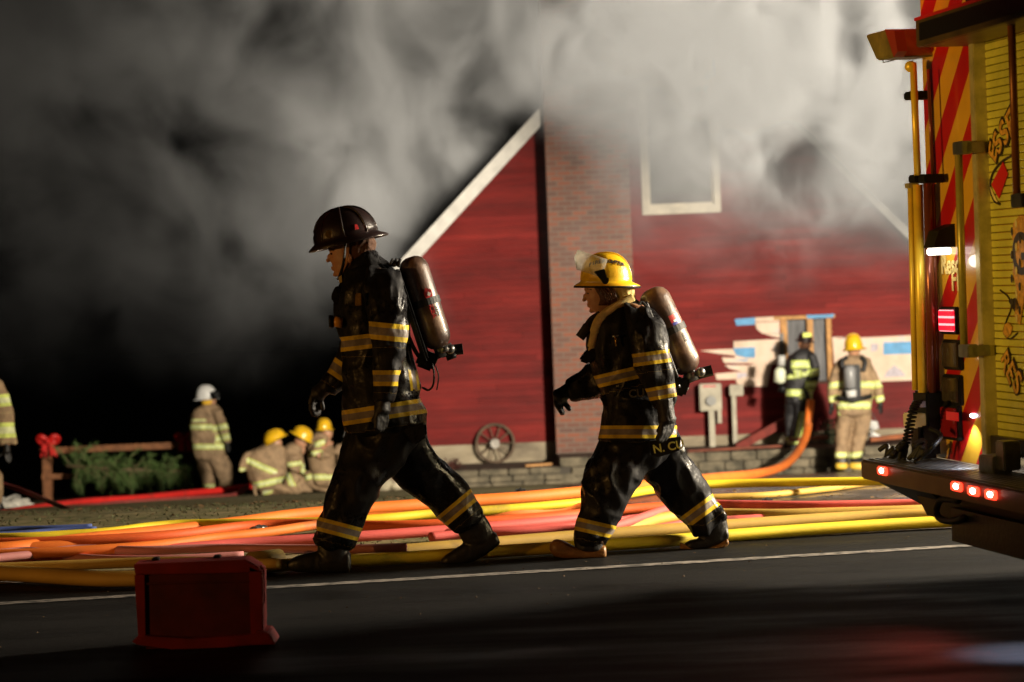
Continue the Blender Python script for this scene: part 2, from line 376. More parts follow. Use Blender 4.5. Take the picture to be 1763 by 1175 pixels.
# ================================================================== HOUSE
HY = 38.5
house = empty('barn_red_house', (at(1150, 775, HY).x, HY, -1.1), 'red clapboard house with brick chimney, white roof edge and torn siding, wrapped in smoke', 'house')
def H(px, py, Y=HY): return at(px, py, Y)
eL = H(640, 512); pk = H(1130, -24); eR = H(1665, 505); zb = H(900, 762).z
wL, wR = eL.x + .12, eR.x - .12
WIN = (H(1107, 300).x, H(1232, 300).x, H(1170, 357).z, H(1170, 150).z)      # upper window opening
DOR = (H(1345, 600).x, H(1432, 600).x, H(1390, 657).z, H(1390, 549).z)
def zroof(x_): return eL.z + (x_ - eL.x) * (pk.z - eL.z) / (pk.x - eL.x) if x_ < pk.x else eR.z + (x_ - eR.x) * (pk.z - eR.z) / (pk.x - eR.x)
mb = MB(); step = .088; z = zb
while z < pk.z:
    z1 = min(z + step, pk.z)
    lo_x = wL if z <= zroof(wL) else eL.x + (z - eL.z) / (pk.z - eL.z) * (pk.x - eL.x)
    hi_x = wR if z <= zroof(wR) else eR.x + (z - eR.z) / (pk.z - eR.z) * (pk.x - eR.x)
    segs = [(lo_x, hi_x)]
    for o in (WIN, DOR):
        if z1 > o[2] + .01 and z < o[3] - .01:
            ns = []
            for a, b in segs:
                if a < o[0] and b > o[1]: ns += [(a, o[0]), (o[1], b)]
                else: ns.append((a, b))
            segs = ns
    for a, b in segs:
        if b - a < .02: continue
        # each clapboard is split at random joints
        cuts = [a]; 
        while cuts[-1] < b - 2.2: cuts.append(cuts[-1] + random.uniform(1.2, 3.4))
        cuts = [c_ for c_ in cuts if c_ < b - .3] + [b]
        for p, q in zip(cuts, cuts[1:]):
            j = random.uniform(-.003, .003)
            mb.add([(p + .002, HY - .030 + j, z), (q - .002, HY - .030 + j, z), (q - .002, HY - .004, z1 + .01), (p + .002, HY - .004, z1 + .01), (p, HY + .02, z), (q, HY + .02, z)], [(0, 1, 2, 3), (0, 4, 5, 1)])
    z = z1
mb.build('siding', mt_siding, house)
# structural wall behind (with the two openings)
mb = MB()
def wallpoly(x0, x1, z0, fz1):
    n = 1; mb.prism([(x0, HY + .02, z0), (x1, HY + .02, z0), (x1, HY + .02, fz1(x1)), (x0, HY + .02, fz1(x0))], (0, .15, 0))
zr = lambda x_: zroof(x_) - .01
wallpoly(wL, WIN[0], zb, zr)
wallpoly(WIN[0], pk.x if WIN[0] < pk.x < WIN[1] else WIN[1], zb, lambda x_: WIN[2])
if WIN[0] < pk.x < WIN[1]: wallpoly(pk.x, WIN[1], zb, lambda x_: WIN[2])
wallpoly(WIN[0], WIN[1], WIN[3], lambda x_: zr(x_))
wallpoly(WIN[1], DOR[0], zb, zr)
wallpoly(DOR[0], DOR[1], zb, lambda x_: DOR[2]); wallpoly(DOR[0], DOR[1], DOR[3], zr)
wallpoly(DOR[1], wR, zb, zr)
mb.build('wall', mat('wall_boarding', (.06, .03, .02), .9, wear=(4, .5)), house)
MB().box((wL, HY + .17, zb), (wL + .12, HY + 9, eL.z)).build('side_wall', mt_siding, house)
MB().box((wR - .12, HY + .17, zb), (wR, HY + 9, eR.z)).build('side_wall', mt_siding, house)
MB().box((wL + .02, HY - .012, -2.0), (wR, HY + .15, zb)).box((wL + .02, HY + .15, -2.0), (wL + .2, HY + 9, zb)).build('foundation', mt_conc, house)
MB().box((.6, HY + 1.6, zb), (5.2, HY + 1.7, 3.2)).build('inner_wall', mat('charred_interior', (.03, .028, .026), .9), house)
for a, b, nm in ((eL, pk, 'roof'), (eR, pk, 'roof')):
    n = (b - a).normalized(); up = Vector((-n.z, 0, n.x)); up = up if up.z > 0 else -up
    MB().prism([a + Vector((0, -.25, 0)), b + Vector((0, -.25, 0)), b + Vector((0, -.25, 0)) + up * .05, a + Vector((0, -.25, 0)) + up * .05], (0, 9.5, 0)).build(nm, mt_roof, house)
# rake boards, white
def rake(a, b, wdt, off):
    n = (b - a).normalized(); up = Vector((-n.z, 0, n.x)); up = up if up.z > 0 else -up
    m_ = MB().prism([a + up * .045 - n * .15, b + up * .045, b - up * (wdt - .045), a - up * (wdt - .045) - n * .15], (0, .03, 0))
    for v_ in range(len(m_.v)): m_.v[v_] = (m_.v[v_][0], m_.v[v_][1] - .285 - off, m_.v[v_][2])
    return m_
rake(eL, pk, .19, 0).build('rake_board', mt_white, house)
rake(eR, pk, .12, 0).build('rake_board', mt_white, house)
# soffits under the overhang
for a, b in ((eL, pk), (eR, pk)):
    n = (b - a).normalized(); up = Vector((-n.z, 0, n.x)); up = up if up.z > 0 else -up
    MB().prism([a - up * .02 + Vector((0, -.24, 0)), b - up * .02 + Vector((0, -.24, 0)), b - up * .035 + Vector((0, -.24, 0)), a - up * .035 + Vector((0, -.24, 0))], (0, .235, 0)).build('soffit', mt_white, house)
# chimney
cx0, cx1 = H(951, 600).x, H(1092, 600).x
ch = MB().box((cx0, HY - .45, H(1000, 800).z), (cx1, HY - .03, 6.9)).build('chimney', mt_brick, house)
MB().box((cx0 - .02, HY - .47, -1.6), (cx1 + .02, HY - .03, H(1000, 800).z - .002)).build('chimney_base', mt_conc, ch)
MB().box((cx0 - .05, HY - .5, 6.9), (cx1 + .05, HY + .02, 7.0)).build('chimney_cap', mt_conc, ch)
# upper window
x0, x1, z0, z1 = WIN
wf = MB()
for lo, hi in (((x0 - .03, z0 - .10), (x1 + .06, z0 + .02)), ((x0 - .03, z0 + .021), (x0 + .07, z1)), ((x1 - .04, z0 + .021), (x1 + .06, z1)), ((x0 - .03, z1 + .001), (x1 + .06, z1 + .1))):
    wf.box((lo[0], HY - .06, lo[1]), (hi[0], HY + .05, hi[1]))
wf = wf.build('window', mt_cream, house)
MB().box((x0 + .07, HY + .0, z0 + .02), (x0 + .1, HY + .09, z1)).box((x1 - .07, HY, z0 + .02), (x1 - .041, HY + .09, z1)).box((x0 + .101, HY, z0 + .02), (x1 - .071, HY + .09, z0 + .06)).build('sash', mt_cream, wf)
gl = M('window_pane_sooty', (.10, .105, .11), .15); gl.b.inputs['Coat Weight'].default_value = .5; gl.wear(2, .4)
MB().box((x0 + .1, HY + .05, z0 + .06), (x1 - .07, HY + .06, z1)).build('pane', gl.m, wf)
# lower broken window, stripped siding
x0, x1, z0, z1 = DOR
lw = MB().box((x0, HY + .1, z0), (x1, HY + .12, z1)).build('window', mat('dark_plastic_curtain', (.13, .13, .135), .6, wear=(9, .7, (3, 1, .3))), house); lw['label'] = 'broken lower window with bare studs and grey curtain'
for a in (x0, x0 + .40, x1 - .07):
    MB().box((a, HY - .01, z0), (a + .10 if a == x0 else a + .09, HY + .08, z1)).build('stud', mt_lumber, lw)
MB().box((x0 - .1, HY - .05, z1), (x1 + .06, HY - .012, z1 + .05)).build('lintel', mt_lumber, lw)
MB().prism([H(1343, 575, HY - .05), H(1349, 574, HY - .05), H(1351, 612, HY - .05), H(1344, 612, HY - .05)], (0, .02, 0)).build('window_trim', mat('grey_trim', (.2, .19, .18), .7), lw)
mt_wrap = M('housewrap', (.74, .56, .42), .8); nw = mt_wrap.noise(3, 8)
mt_wrap.color(mt_wrap.ramp(nw, [(.3, (.62, .46, .34)), (.55, (.78, .60, .46)), (.62, (.78, .62, .5)), (.66, (.60, .55, .56)), (.7, (.78, .62, .5))])); mt_wrap = mt_wrap.m
mt_blue = mat('blue_tape', (.10, .34, .62), .6, wear=(7, .3))
def patch(pts, m, k, th=.012, name='sheathing'):
    off = HY - .03 - k * .006
    MB().prism([H(px, py, off) for px, py in pts], (0, .012, 0)).build(name, m, house)
for k, (m_, pts) in enumerate([
    (mt_wrap, [(1300, 547), (1342, 545), (1342, 582), (1328, 579), (1312, 574), (1303, 567), (1301, 560)]),
    (mt_wrap, [(1263, 588), (1342, 584), (1343, 626), (1328, 628), (1321, 666), (1273, 665), (1266, 655), (1276, 652), (1277, 640), (1262, 635), (1300, 627), (1268, 624), (1264, 610)]),
    (mt_wrap, [(1205, 604), (1240, 602), (1266, 601), (1268, 613), (1235, 609)]),
    (mt_wrap, [(1243, 616), (1302, 617), (1311, 623), (1280, 626), (1247, 625)]),
    (mt_wrap, [(1248, 629), (1316, 629), (1300, 641), (1272, 639), (1256, 635)]),
    (mt_wrap, [(1231, 644), (1278, 640), (1278, 653), (1234, 654)]),
    (mt_wrap, [(1433, 581), (1500, 578), (1576, 575), (1576, 655), (1500, 658), (1439, 658), (1436, 620)])]): patch(pts, m_, k * .45)
for k, pts in enumerate([[(1265, 550), (1300, 547), (1300, 559), (1268, 561)], [(1262, 600), (1300, 598), (1300, 616), (1284, 616), (1268, 612)], [(1521, 590), (1576, 588), (1576, 609), (1521, 611)], [(1388, 543), (1437, 541), (1434, 547), (1390, 549)], [(1262, 620), (1290, 619), (1285, 622)]]):
    patch(pts, mt_blue, 4, name='blue_strip')
patch([(1439, 583), (1520, 580), (1576, 577), (1576, 574), (1470, 578)], mt_siding, 5, name='torn_clapboard')
mt_faint = mat('faded_print', (.55, .50, .55), .8, wear=(20, .3))
for pts in ([(1268, 643), (1284, 642), (1287, 648), (1270, 653)], [(1527, 640), (1540, 629), (1553, 639), (1560, 648), (1522, 650)], [(1500, 592), (1512, 592), (1511, 604), (1499, 606)]):
    patch(pts, mt_faint, 4.3, name='printed_mark')
rebase(house)

# utility boxes on posts
def post_box(name, bx, px_post, bottom, label, cat, dial):
    Y = HY - .22
    a = at(bx[0], bx[3], Y); b = at(bx[2], bx[1], Y)
    r = empty(name, (at(px_post, bottom, Y).x, Y, TZ), label, cat)
    MB().box((a.x, Y - .06, a.z), (b.x, Y + .06, b.z)).build('housing', mt_box, r, bevel=.012)
    p = at(px_post, bottom, Y); wv = .042 if dial else .032
    MB().box((p.x - wv, Y - .03, TZ - .002), (p.x + wv, Y + .03, a.z)).build('post', mt_box, r)
    if dial:
        c_ = at(1224, 690, Y - .06)
        MB().tube([c_ + Vector((0, .0, 0)), c_ + Vector((0, -.07, 0))], .075, 20, up=(0, 0, 1)).build('meter_dial', mat('grey_meter_glass', (.30, .30, .28), .7), r, smooth=False)
        MB().box((p.x + .09, Y - .02, TZ + .35), (p.x + .15, Y + .03, a.z)).build('conduit', mt_box, r)
        MB().box((a.x + .05, Y - .064, b.z - .05), (b.x - .08, Y - .058, b.z - .025)).build('caution_label', mt_sticker_r, r)
    rebase(r)
post_box('electric_meter', (1205, 660, 1241, 708), 1227, 770, 'large cream electric meter box with round dial on a white post by the red wall', 'electric meter', True)
post_box('junction_box', (1256, 662, 1279, 682), 1266, 766, 'small cream box on a thin post right of the electric meter', 'junction box', False)

# stone wall with individual block relief
sw = empty('stone_wall', (3, 36.95, G(0, 36.95)), 'low grey block wall along the foot of the red house', 'garden wall')
mb = MB(); rows = 3; zlo = G(0, 36.9) - .05
for rr_ in range(6):
    r = rr_ % 3; lft = rr_ < 3; zt = TZ + .02 - (.13 if lft else 0); hrow = (zt - zlo) / rows
    x_ = (-1.0 if lft else .62) + (r % 2) * .17
    while x_ < (.4 if lft else 9.8):
        l = random.uniform(.26, .48); j = random.uniform(-.02, .02)
        mb.box((x_ + .008, 36.86 + j, zlo + r * hrow + .006), (x_ + l - .008, 37.11, zlo + (r + 1) * hrow - .006 + random.uniform(-.006, .004))); x_ += l
b1 = mb.mesh('wall_blocks', mt_stone, bevel=.012); o = bpy.data.objects.new('block_courses', b1); COL.objects.link(o); o.parent = sw
MB().box((-1.0, 36.93, zlo), (.62, 37.10, TZ - .13)).box((.621, 36.93, zlo), (9.7, 37.10, TZ)).build('mortar', mat('dark_mortar', (.07, .06, .045), .9), sw)
rebase(sw)
def plank(a, b, wd, th, m, label, name='plank', cat='plank'):
    tag(MB().bar(a, b, wd, th).build(name, m), label, cat)
plank(at(905, 802, 37.0), at(950, 799, 37.02), .12, .03, mt_lumber, 'pale offcut board lying on the block wall left of the chimney')
plank(at(1268, 772, 37.6), at(1358, 722, 37.9), .05, .12, mat('old_red_board', (.2, .03, .02), .8, wear=(8, .5)), 'dark red board leaning beside the dark coated firefighter')
plank(at(1497, 757, 37.2), at(1580, 748, 37.3), .14, .06, mat('scorched_board', (.30, .09, .03), .8, wear=(8, .5)), 'scorched orange board on the wall beside the tan coated firefighter')
plank(at(1360, 757, 37.2), at(1425, 753, 37.3), .14, .05, mat('burnt_board', (.24, .07, .03), .8, wear=(8, .5)), 'scorched board lying between the two firefighters at the house')
plank(at(1185, 777, 37.1), at(1345, 768, 37.1), .08, .03, mat('scorched_siding', (.22, .06, .03), .8, wear=(8, .5)), 'long strip of torn red siding on top of the block wall')
# decorative wheel against the foundation
wh = empty('wagon_wheel', (at(853, 778, 37.9).x, 38.35, TZ - .13), 'old spoked wagon wheel leaning on the concrete foundation', 'wheel')
c_ = at(853, 778, 38.37); rr = .28; c_.z = TZ - .13 + rr + .02
circ = lambda r, n=40: [c_ + Vector((math.cos(2 * math.pi * k / n) * r, math.sin(2 * math.pi * k / n) * r * .12, math.sin(2 * math.pi * k / n) * r)) for k in range(n + 1)]
mt_oldw = mat('grey_weathered_wood', (.14, .095, .06), .85, wear=(9, .5))
MB().tube(circ(rr), .022, 8, caps=False, up=(0, 1, 0)).build('rim', mt_oldw, wh, True)
MB().tube([c_ + Vector((0, .05, 0)), c_ + Vector((0, -.09, .0))], .07, 16).build('hub', mat('pale_hub', (.45, .42, .36), .6, wear=(9, .4)), wh)
for k in range(10):
    a = 2 * math.pi * k / 10; MB().tube([c_, c_ + Vector((math.cos(a) * rr, math.sin(a) * rr * .18, math.sin(a) * rr))], .010, 7).build('spoke', mt_oldw, wh)
rebase(wh)

# leafy clumps: small pot shrub & greenery by the house
def shrub(name, cpx, w_, h_, n, m, label, cat, Y):
    c0 = at(cpx[0], cpx[1], Y); mb = MB()
    for i in range(n):
        u = Vector((random.gauss(0, .4), random.gauss(0, .3), abs(random.gauss(0, .5)))); p = c0 + Vector((u.x * w_, u.y * w_, min(u.z, 1) * h_))
        a = Vector((random.gauss(0, 1), random.gauss(0, 1), random.gauss(.6, .6))).normalized(); b = a.orthogonal().normalized(); l = random.uniform(.03, .07)
        mb.add([p, p + a * l * .5 + b * l * .25, p + a * l, p + a * l * .5 - b * l * .25], [(0, 1, 2, 3)])
    r = empty(name, c0, label, cat)
    mb.build('foliage', m, r)
    st = MB()
    for k in range(5): st.tube([c0 + Vector((random.uniform(-.03, .03), 0, -.03)), c0 + Vector((random.uniform(-.3, .3) * w_, random.uniform(-.2, .2) * w_, h_ * .7))], [.008, .004], 5)
    st.build('stem', mt_bark, r); rebase(r)
shrub('shrub', (778, 808), .16, .12, 260, mat('rusty_leaves', (.10, .03, .02), .8, wear=(5, .6)), 'small rusty brown shrub at the foundation left of the wagon wheel', 'shrub', 37.7)
shrub('shrub', (1435, 765), .22, .35, 500, mat('dark_leaves', (.02, .035, .012), .7, wear=(5, .5)), 'dark green bush against the house between the two firefighters', 'shrub', 38.0)

# pale rocks seen between the legs
def rock(px, py, Y, s, label):
    c_ = at(px, py, Y); m_ = MB().sphere((0, 0, 0), s, 14, 9)
    m_.v = [tuple(Vector(v_) * (1 + .25 * noise.noise(Vector(v_) * 9 + Vector((px, 0, 0)))) + Vector((c_.x, Y, G(0, Y) + s[2] * .6))) for v_ in m_.v]
    tag(m_.build('rock', mat('pale_rock', (.50, .44, .30), .9, wear=(6, .5), bump=(12, .03)), None, True), label, 'rock', 'rocks on the lawn edge')
rock(659, 846, 36, (.15, .12, .10), 'larger pale rock on the lawn, seen between the tall firefighter legs')
rock(683, 848, 36, (.09, .08, .07), 'smaller pale rock right of the larger rock on the lawn')

# bucket and rag on wall
bk = empty('bucket', at(1502, 752, 36.6), 'white bucket hanging beside the tan coated firefighter', 'bucket')
c_ = at(1501, 751, 36.6)
MB().tube([c_, c_ + Vector((0, 0, .12)), c_ + Vector((.02, 0, .22))], [.13, .11, .07], 18).build('pail', mat('white_plastic', (.8, .8, .76), .5), bk, True)
MB().tube(spline([c_ + Vector((-.06, 0, .21)), c_ + Vector((.0, 0, .33)), c_ + Vector((.08, 0, .21))]), .006, 6).build('handle', mt_steel, bk); rebase(bk)

# ================================================================== FENCE, BOWS, PINE
FY = 44.5
fn = empty('rail_fence', (at(83, 850, FY).x, FY, G(0, FY)), 'brown wooden post and rail fence on the dark lawn edge', 'fence')
MB().bar(at(83, 866, FY), at(81, 765, FY), .16, .13, (0, 1, 0)).build('post', mt_wood, fn, bevel=.01)
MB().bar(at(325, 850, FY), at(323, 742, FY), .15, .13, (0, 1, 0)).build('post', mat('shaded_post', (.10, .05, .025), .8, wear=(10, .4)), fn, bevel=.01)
MB().bar(at(68, 777, FY - .1), at(325, 766, FY - .1), .05, .11, (0, 0, 1)).build('rail', mt_wood, fn, bevel=.008)
MB().bar(at(72, 822, FY - .1), at(325, 808, FY - .1), .05, .09, (0, 0, 1)).build('rail', mt_wood, fn, bevel=.008)
rebase(fn)
mt_bow = mat('red_ribbon', (.75, .02, .015), .5, wear=(12, .3))
def bow(px, py, s, label):
    c_ = at(px, py, FY - .2); r = empty('ribbon_bow', c_, label, 'bow', 'red bows on the fence')
    for sg in (-1, 1):
        MB().tube(spline([c_, c_ + Vector((sg * .10, -.05, .08)) * s, c_ + Vector((sg * .17, 0, .05)) * s, c_ + Vector((sg * .12, .05, -.02)) * s, c_]), .05 * s, 8, .4, (0, 1, 0)).build('loop', mt_bow, r, True)
        MB().prism([c_ + Vector((sg * .01, 0, 0)), c_ + Vector((sg * .09, 0, 0)) * s, c_ + Vector((sg * .15, -.02, -.28)) * s, c_ + Vector((sg * .08, -.02, -.24)) * s, c_ + Vector((sg * .03, -.02, -.28)) * s], (0, .015, 0)).build('tail', mt_bow, r)
    MB().sphere(c_ + Vector((0, -.06, 0)) * s, .045 * s).build('knot', mt_bow, r, True); rebase(r)
bow(83, 760, 1.0, 'red bow on the left post of the rail fence')
bow(318, 755, .9, 'red bow on the fence post beside the white helmeted firefighter')
# cut pine tree lying against the fence
pn = empty('cut_pine_tree', at(210, 850, 43.8), 'cut green pine tree lying against the wooden fence', 'tree')
t0, t1 = at(120, 805, 43.9), at(325, 812, 43.9)
ndl = MB(); brn = MB(); tr = MB().tube([t0 + Vector((-.05, 0, .03)), t0.lerp(t1, .5), t1], [.035, .03, .01], 8)
for i in range(110):
    f = random.random(); p = t0.lerp(t1, f)
    a = random.uniform(-.5, .5) * (1 if random.random() < .5 else 1); sgn = 1 if random.random() < .45 else -1
    L = random.uniform(.28, .62) * (1 - .35 * f)
    d = Vector((random.uniform(-.3, 1.0), random.uniform(-.8, .3), sgn * random.uniform(.2, .75))).normalized(); d2 = (d + Vector((.2, 0, -.45))).normalized()
    q = [p, p + d * L * .5, p + d * L * .5 + d2 * L * .5]
    brn.tube(q, [.012, .008, .004], 5)
    for k in range(90):
        t = random.random(); s_ = q[0].lerp(q[1], t * 2) if t < .5 else q[1].lerp(q[2], t * 2 - 1)
        e = (d2 * .7 + Vector((random.gauss(0, .7), random.gauss(0, .7), random.gauss(0, .5)))).normalized(); l = random.uniform(.05, .13); b = e.orthogonal().normalized() * .006
        ndl.add([s_ - b, s_ + b, s_ + e * l], [(0, 1, 2)])
tr.build('trunk', mt_bark, pn, True); brn.build('branch', mt_bark, pn); ndl.build('needles', mt_needle, pn); rebase(pn)

# crumpled white sheet at far left
def crumple(c_, rx, ry, rz, m, seed):
    m_ = MB().sphere((0, 0, 0), 1, 28, 16)
    out = []
    for v_ in m_.v:
        v = Vector(v_); k = 1 + .55 * noise.noise(v * 2.3 + Vector((seed, 0, 0))) + .2 * noise.noise(v * 6)
        out.append((c_.x + v.x * rx * k, c_.y + v.y * ry * k, c_.z + max(-.1, v.z) * rz * k))
    m_.v = out; return m_
tag(crumple(at(12, 880, 30), .30, .2, .16, None, 4).build('crumpled_sheet', mat('white_salvage_sheet', (.6, .58, .52), .7, wear=(9, .4)), None, True), 'crumpled pale sheet on the lawn at the boots of the cropped firefighter', 'sheet')

# ================================================================== HOSES
def hose_mat(name, col, rough=.65, wet=.5):
    x = M(name, col, rough); c = x.ramp(x.noise(2.5, 8), [(.3, tuple(v * .78 for v in col)), (.65, col)])
    sm = x.ramp(x.noise(1.7, 10, (1.2, 1.2, 1.2)), [(.60, (0, 0, 0)), (.68, (1, 1, 1))])
    x.color(x.mix(x.math('MULTIPLY', sm, wet), c, (.08, .05, .03))); x.bump(x.noise(140, 3), .003, .5); return x.m
HM = dict(yellow=hose_mat('yellow_hose_jacket', (.86, .64, .02)), ochre=hose_mat('dirty_yellow_hose_jacket', (.55, .34, .06), wet=.5),
          orange=hose_mat('orange_hose_jacket', (.88, .20, .02)), deep=hose_mat('deep_orange_hose_jacket', (.80, .12, .015)), pink=hose_mat('pink_red_hose_jacket', (.75, .12, .10)),
          red=hose_mat('red_hose_jacket', (.78, .02, .015)), mauve=hose_mat('faded_pink_hose_jacket', (.58, .22, .20)), maroon=hose_mat('maroon_hose_jacket', (.36, .06, .05)), blue=hose_mat('blue_hose_jacket', (.07, .11, .34)))
HG = 'fire hoses strewn along the roadside'
def hose(colr, pts, r, label, lift=0.0, flat=1.0, couple=None, Ys=None):
    P = []
    for i, p in enumerate(pts):
        if len(p) == 3: P.append(at(p[0], p[1], p[2]))
        else: P.append(ground(p[0], p[1], r * flat + lift))
    S = spline(P, 8)
    wob = lambda q: Vector((0, .012 * noise.noise(Vector((q.x * .9, q.y, r * 90))), 0))
    r *= .88; flat *= .9
    o = MB().tube([q + wob(q) for q in S], r, 14, flat).build('fire_hose', HM[colr], None, True)
    tag(o, label, 'hose', HG)
    if couple:
        for (c0, c1) in couple:
            a, b = ground(*c0, r * flat + lift), ground(*c1, r * flat + lift)
            MB().tube([a, b], r * 1.3, 20).build('coupling', mt_steel, o, False)
            MB().tube([a.lerp(b, .4), a.lerp(b, .6)], r * 1.5, 8).build('coupling_lug', mt_steel, o, False)
    return o
# near the road, from right to left
hose('yellow', [(1680, 897), (1560, 903), (1400, 912), (1250, 923), (1100, 936), (900, 947), (760, 957), (600, 967), (470, 975), (380, 983), (330, 990)], .042, 'bright yellow hose nearest the road, running along the white edge line', .0)
hose('ochre', [(1640, 887), (1500, 891), (1300, 904), (1150, 914), (1000, 925), (850, 938), (700, 950), (560, 962)], .05, 'dirty yellow hose just behind the bright roadside hose, running under the truck bumper')
hose('ochre', [(480, 972), (340, 968), (230, 970), (100, 975), (-20, 980)], .035, 'dirty yellow hose passing behind the red crate to the left edge', .03)
o = hose('ochre', [(470, 967), (420, 973), (370, 984), (300, 995), (180, 997), (70, 992), (-30, 985)], .065, 'fattest dirty yellow hose, bulging beside the red crate on the road', .0, .8)
MB().tube([ground(482, 967, .05), ground(432, 972, .05)], .064, 18).build('sleeve', mat('olive_hose_sleeve', (.30, .20, .05), .6, wear=(6, .4)), o, True)
hose('pink', [(1640, 869), (1560, 869), (1400, 872), (1270, 871), (1180, 869), (1130, 875), (1060, 884), (1000, 893), (900, 903), (760, 915), (620, 924), (500, 932), (400, 938), (250, 950), (100, 957), (-20, 962)], .038, 'long pink red hose crossing behind both walking firefighters', .03, couple=[((1330, 871), (1312, 871)), ((925, 901), (908, 903))])
hose('pink', [(1650, 872), (1560, 877), (1480, 882), (1400, 886), (1300, 893), (1200, 900), (1120, 912), (1060, 918)], .03, 'thin faded pink hose leaving the truck bumper just in front of the long one')
hose('pink', [(1180, 868), (1150, 876), (1110, 890), (1070, 903), (1030, 910), (960, 913), (880, 917), (800, 920), (740, 925)], .032, 'pink hose angling down between the legs of the yellow helmeted walker', .05)
hose('ochre', [(1620, 822), (1500, 832), (1430, 842), (1330, 852), (1250, 856), (1180, 858)], .028, 'thin dirty yellow hose on the wet driveway behind the pink hoses')
hose('ochre', [(1660, 876), (1560, 881), (1440, 885), (1340, 887), (1250, 886), (1190, 887), (1130, 895), (1100, 905), (1060, 915)], .045, 'ochre hose curving behind the rear boot of the yellow helmeted walker')
hose('yellow', [(1530, 829), (1450, 830), (1330, 832), (1240, 834), (1170, 838), (1100, 848), (1030, 862), (950, 871), (850, 879), (740, 886), (660, 893), (580, 899), (500, 901), (400, 902), (320, 903), (260, 908), (190, 917), (110, 922), (40, 926), (-20, 927)], .036, 'brightest yellow hose, crossing the whole picture from the truck bumper over the orange hoses', .06)
hose('orange', [(1200, 826), (1100, 838), (1000, 848), (900, 857), (800, 864), (700, 872), (600, 879), (500, 889), (420, 900), (300, 914), (150, 930), (40, 943), (-20, 948)], .052, 'widest orange hose, farthest back of the roadside bundle', .02, couple=[((905, 857), (888, 858))])
hose('orange', [(1060, 875), (980, 876), (880, 885), (760, 890), (660, 893), (560, 899), (460, 908), (350, 920), (230, 932), (100, 942), (-20, 948)], .045, 'orange hose in the middle of the bundle behind the tall firefighter', .02)
hose('deep', [(1150, 873), (1060, 880), (960, 890), (880, 896), (780, 903), (680, 906), (590, 905), (500, 903), (420, 908), (300, 922), (180, 930), (60, 935), (-20, 937)], .04, 'deep orange hose twisting below the brightest yellow one', .05)
hose('orange', [(600, 900), (540, 905), (480, 914), (430, 921), (360, 929), (280, 939), (200, 945), (80, 952), (-20, 956)], .036, 'orange hose joined by a steel coupling left of the tall firefighter', .06, couple=[((455, 917), (437, 920))])
hose('pink', [(1130, 888), (1060, 898), (1000, 905), (940, 910), (860, 914), (760, 917)], .03, 'thin pink hose segment between the two walking firefighters', .03)
hose('mauve', [(700, 944), (600, 946), (480, 946), (370, 944), (240, 948), (140, 946), (60, 955), (-20, 963)], .03, 'faded mauve hose across the left, just above the red crate', .06)
hose('mauve', [(420, 958), (300, 963), (200, 965), (120, 960), (50, 950), (-20, 955)], .03, 'second mauve hose, dipping behind the red crate', .03)
hose('red', [(300, 947), (220, 947), (140, 950), (60, 955), (-20, 962)], .03, 'bright red hose mostly covered by the mauve hoses', .0)
hose('blue', [(700, 897), (620, 900), (540, 905), (440, 914), (360, 923), (280, 934), (200, 943)], .022, 'thin blue hose running through the orange bundle', .02)
hose('blue', [(165, 911), (100, 914), (40, 918), (-20, 921)], .032, 'flattened blue hose ending on the grass at the left', .0, .6)
hose('blue', [(158, 907), (90, 909), (30, 911), (-20, 913)], .02, 'second dark blue hose behind the flattened one', .0)
# on the far lawn
hose('red', [(436, 837, 39), (418, 839, 38.8), (385, 844, 38.5), (330, 849, 37.5), (240, 858, 35), (150, 864, 33), (60, 876, 29), (0, 887, 26), (-20, 889, 26)], .062, 'scarlet hose on the lawn in front of the fence')
hose('maroon', [(426, 840, 38.6), (405, 852, 38), (380, 856, 37), (300, 861, 34), (210, 867, 31), (120, 878, 28), (50, 888, 26), (-10, 892, 25)], .05, 'dull maroon hose lying along the scarlet hose on the lawn')
hose('maroon', [(-15, 828, 28), (30, 842, 27.5), (80, 862, 26), (128, 881, 24), (143, 886, 23.2), (120, 893, 22.3), (70, 902, 21), (20, 909, 20), (-20, 912, 19.5)], .03, 'maroon hose with a sharp kink at the far left, dropping from the cropped firefighter')
# the charged line at the house
hose('orange', [(1396, 690, 36.9), (1393, 715, 36.8), (1389, 745, 36.6), (1376, 775, 35.6), (1356, 797, 33.5), (1330, 810, 31), (1290, 818, 28), (1230, 824, 25.5), (1180, 830, 24), (1120, 840, 22.5)], .068, 'charged orange hose rising to the dark coated firefighter at the window')

# ================================================================== FIRE TRUCK
TC = Vector((2.04, 12.42, 0)); TA = math.atan2(-.983, .182)
TM = Matrix.Translation(TC) @ Matrix.Rotation(TA, 4, 'Z'); TI = TM.inverted()
truck = empty('fire_truck', TC, 'rear end of a red and yellow striped fire truck with lit markers', 'fire truck', rz=TA)
def rh(px, py, yo=0.0):
    """point on the truck's rear face (local x along the face, z up), yo metres off it"""
    o = TI @ Vector((0, 0, CAM_H)); d = TI.to_3x3() @ ray(px, py); t = (yo - o.y) / d.y
    p = o + d * t; return p
x = M('chevron_panel', (.5, .02, .02), .35)
sp = x.n('ShaderNodeSeparateXYZ'); x.link(x.tc.outputs['Object'], sp.inputs[0])
f_ = x.math('FRACT', x.math('DIVIDE', x.math('ADD', x.math('SUBTRACT', sp.outputs[0], sp.outputs[2]), 1.94 + .385 * 20), .385))
grime = x.ramp(x.noise(3, 9), [(.3, (.7, .7, .7)), (.7, (1, 1, 1))])
c = x.mix(x.math('LESS_THAN', f_, .49), (.72, .40, .03), (.50, .008, .008))
mu = x.n('ShaderNodeMix'); mu.data_type = 'RGBA'; mu.blend_type = 'MULTIPLY'; mu.inputs[0].default_value = 1; x.link(c, mu.inputs[6]); x.link(grime, mu.inputs[7]); x.color(mu.outputs[2])
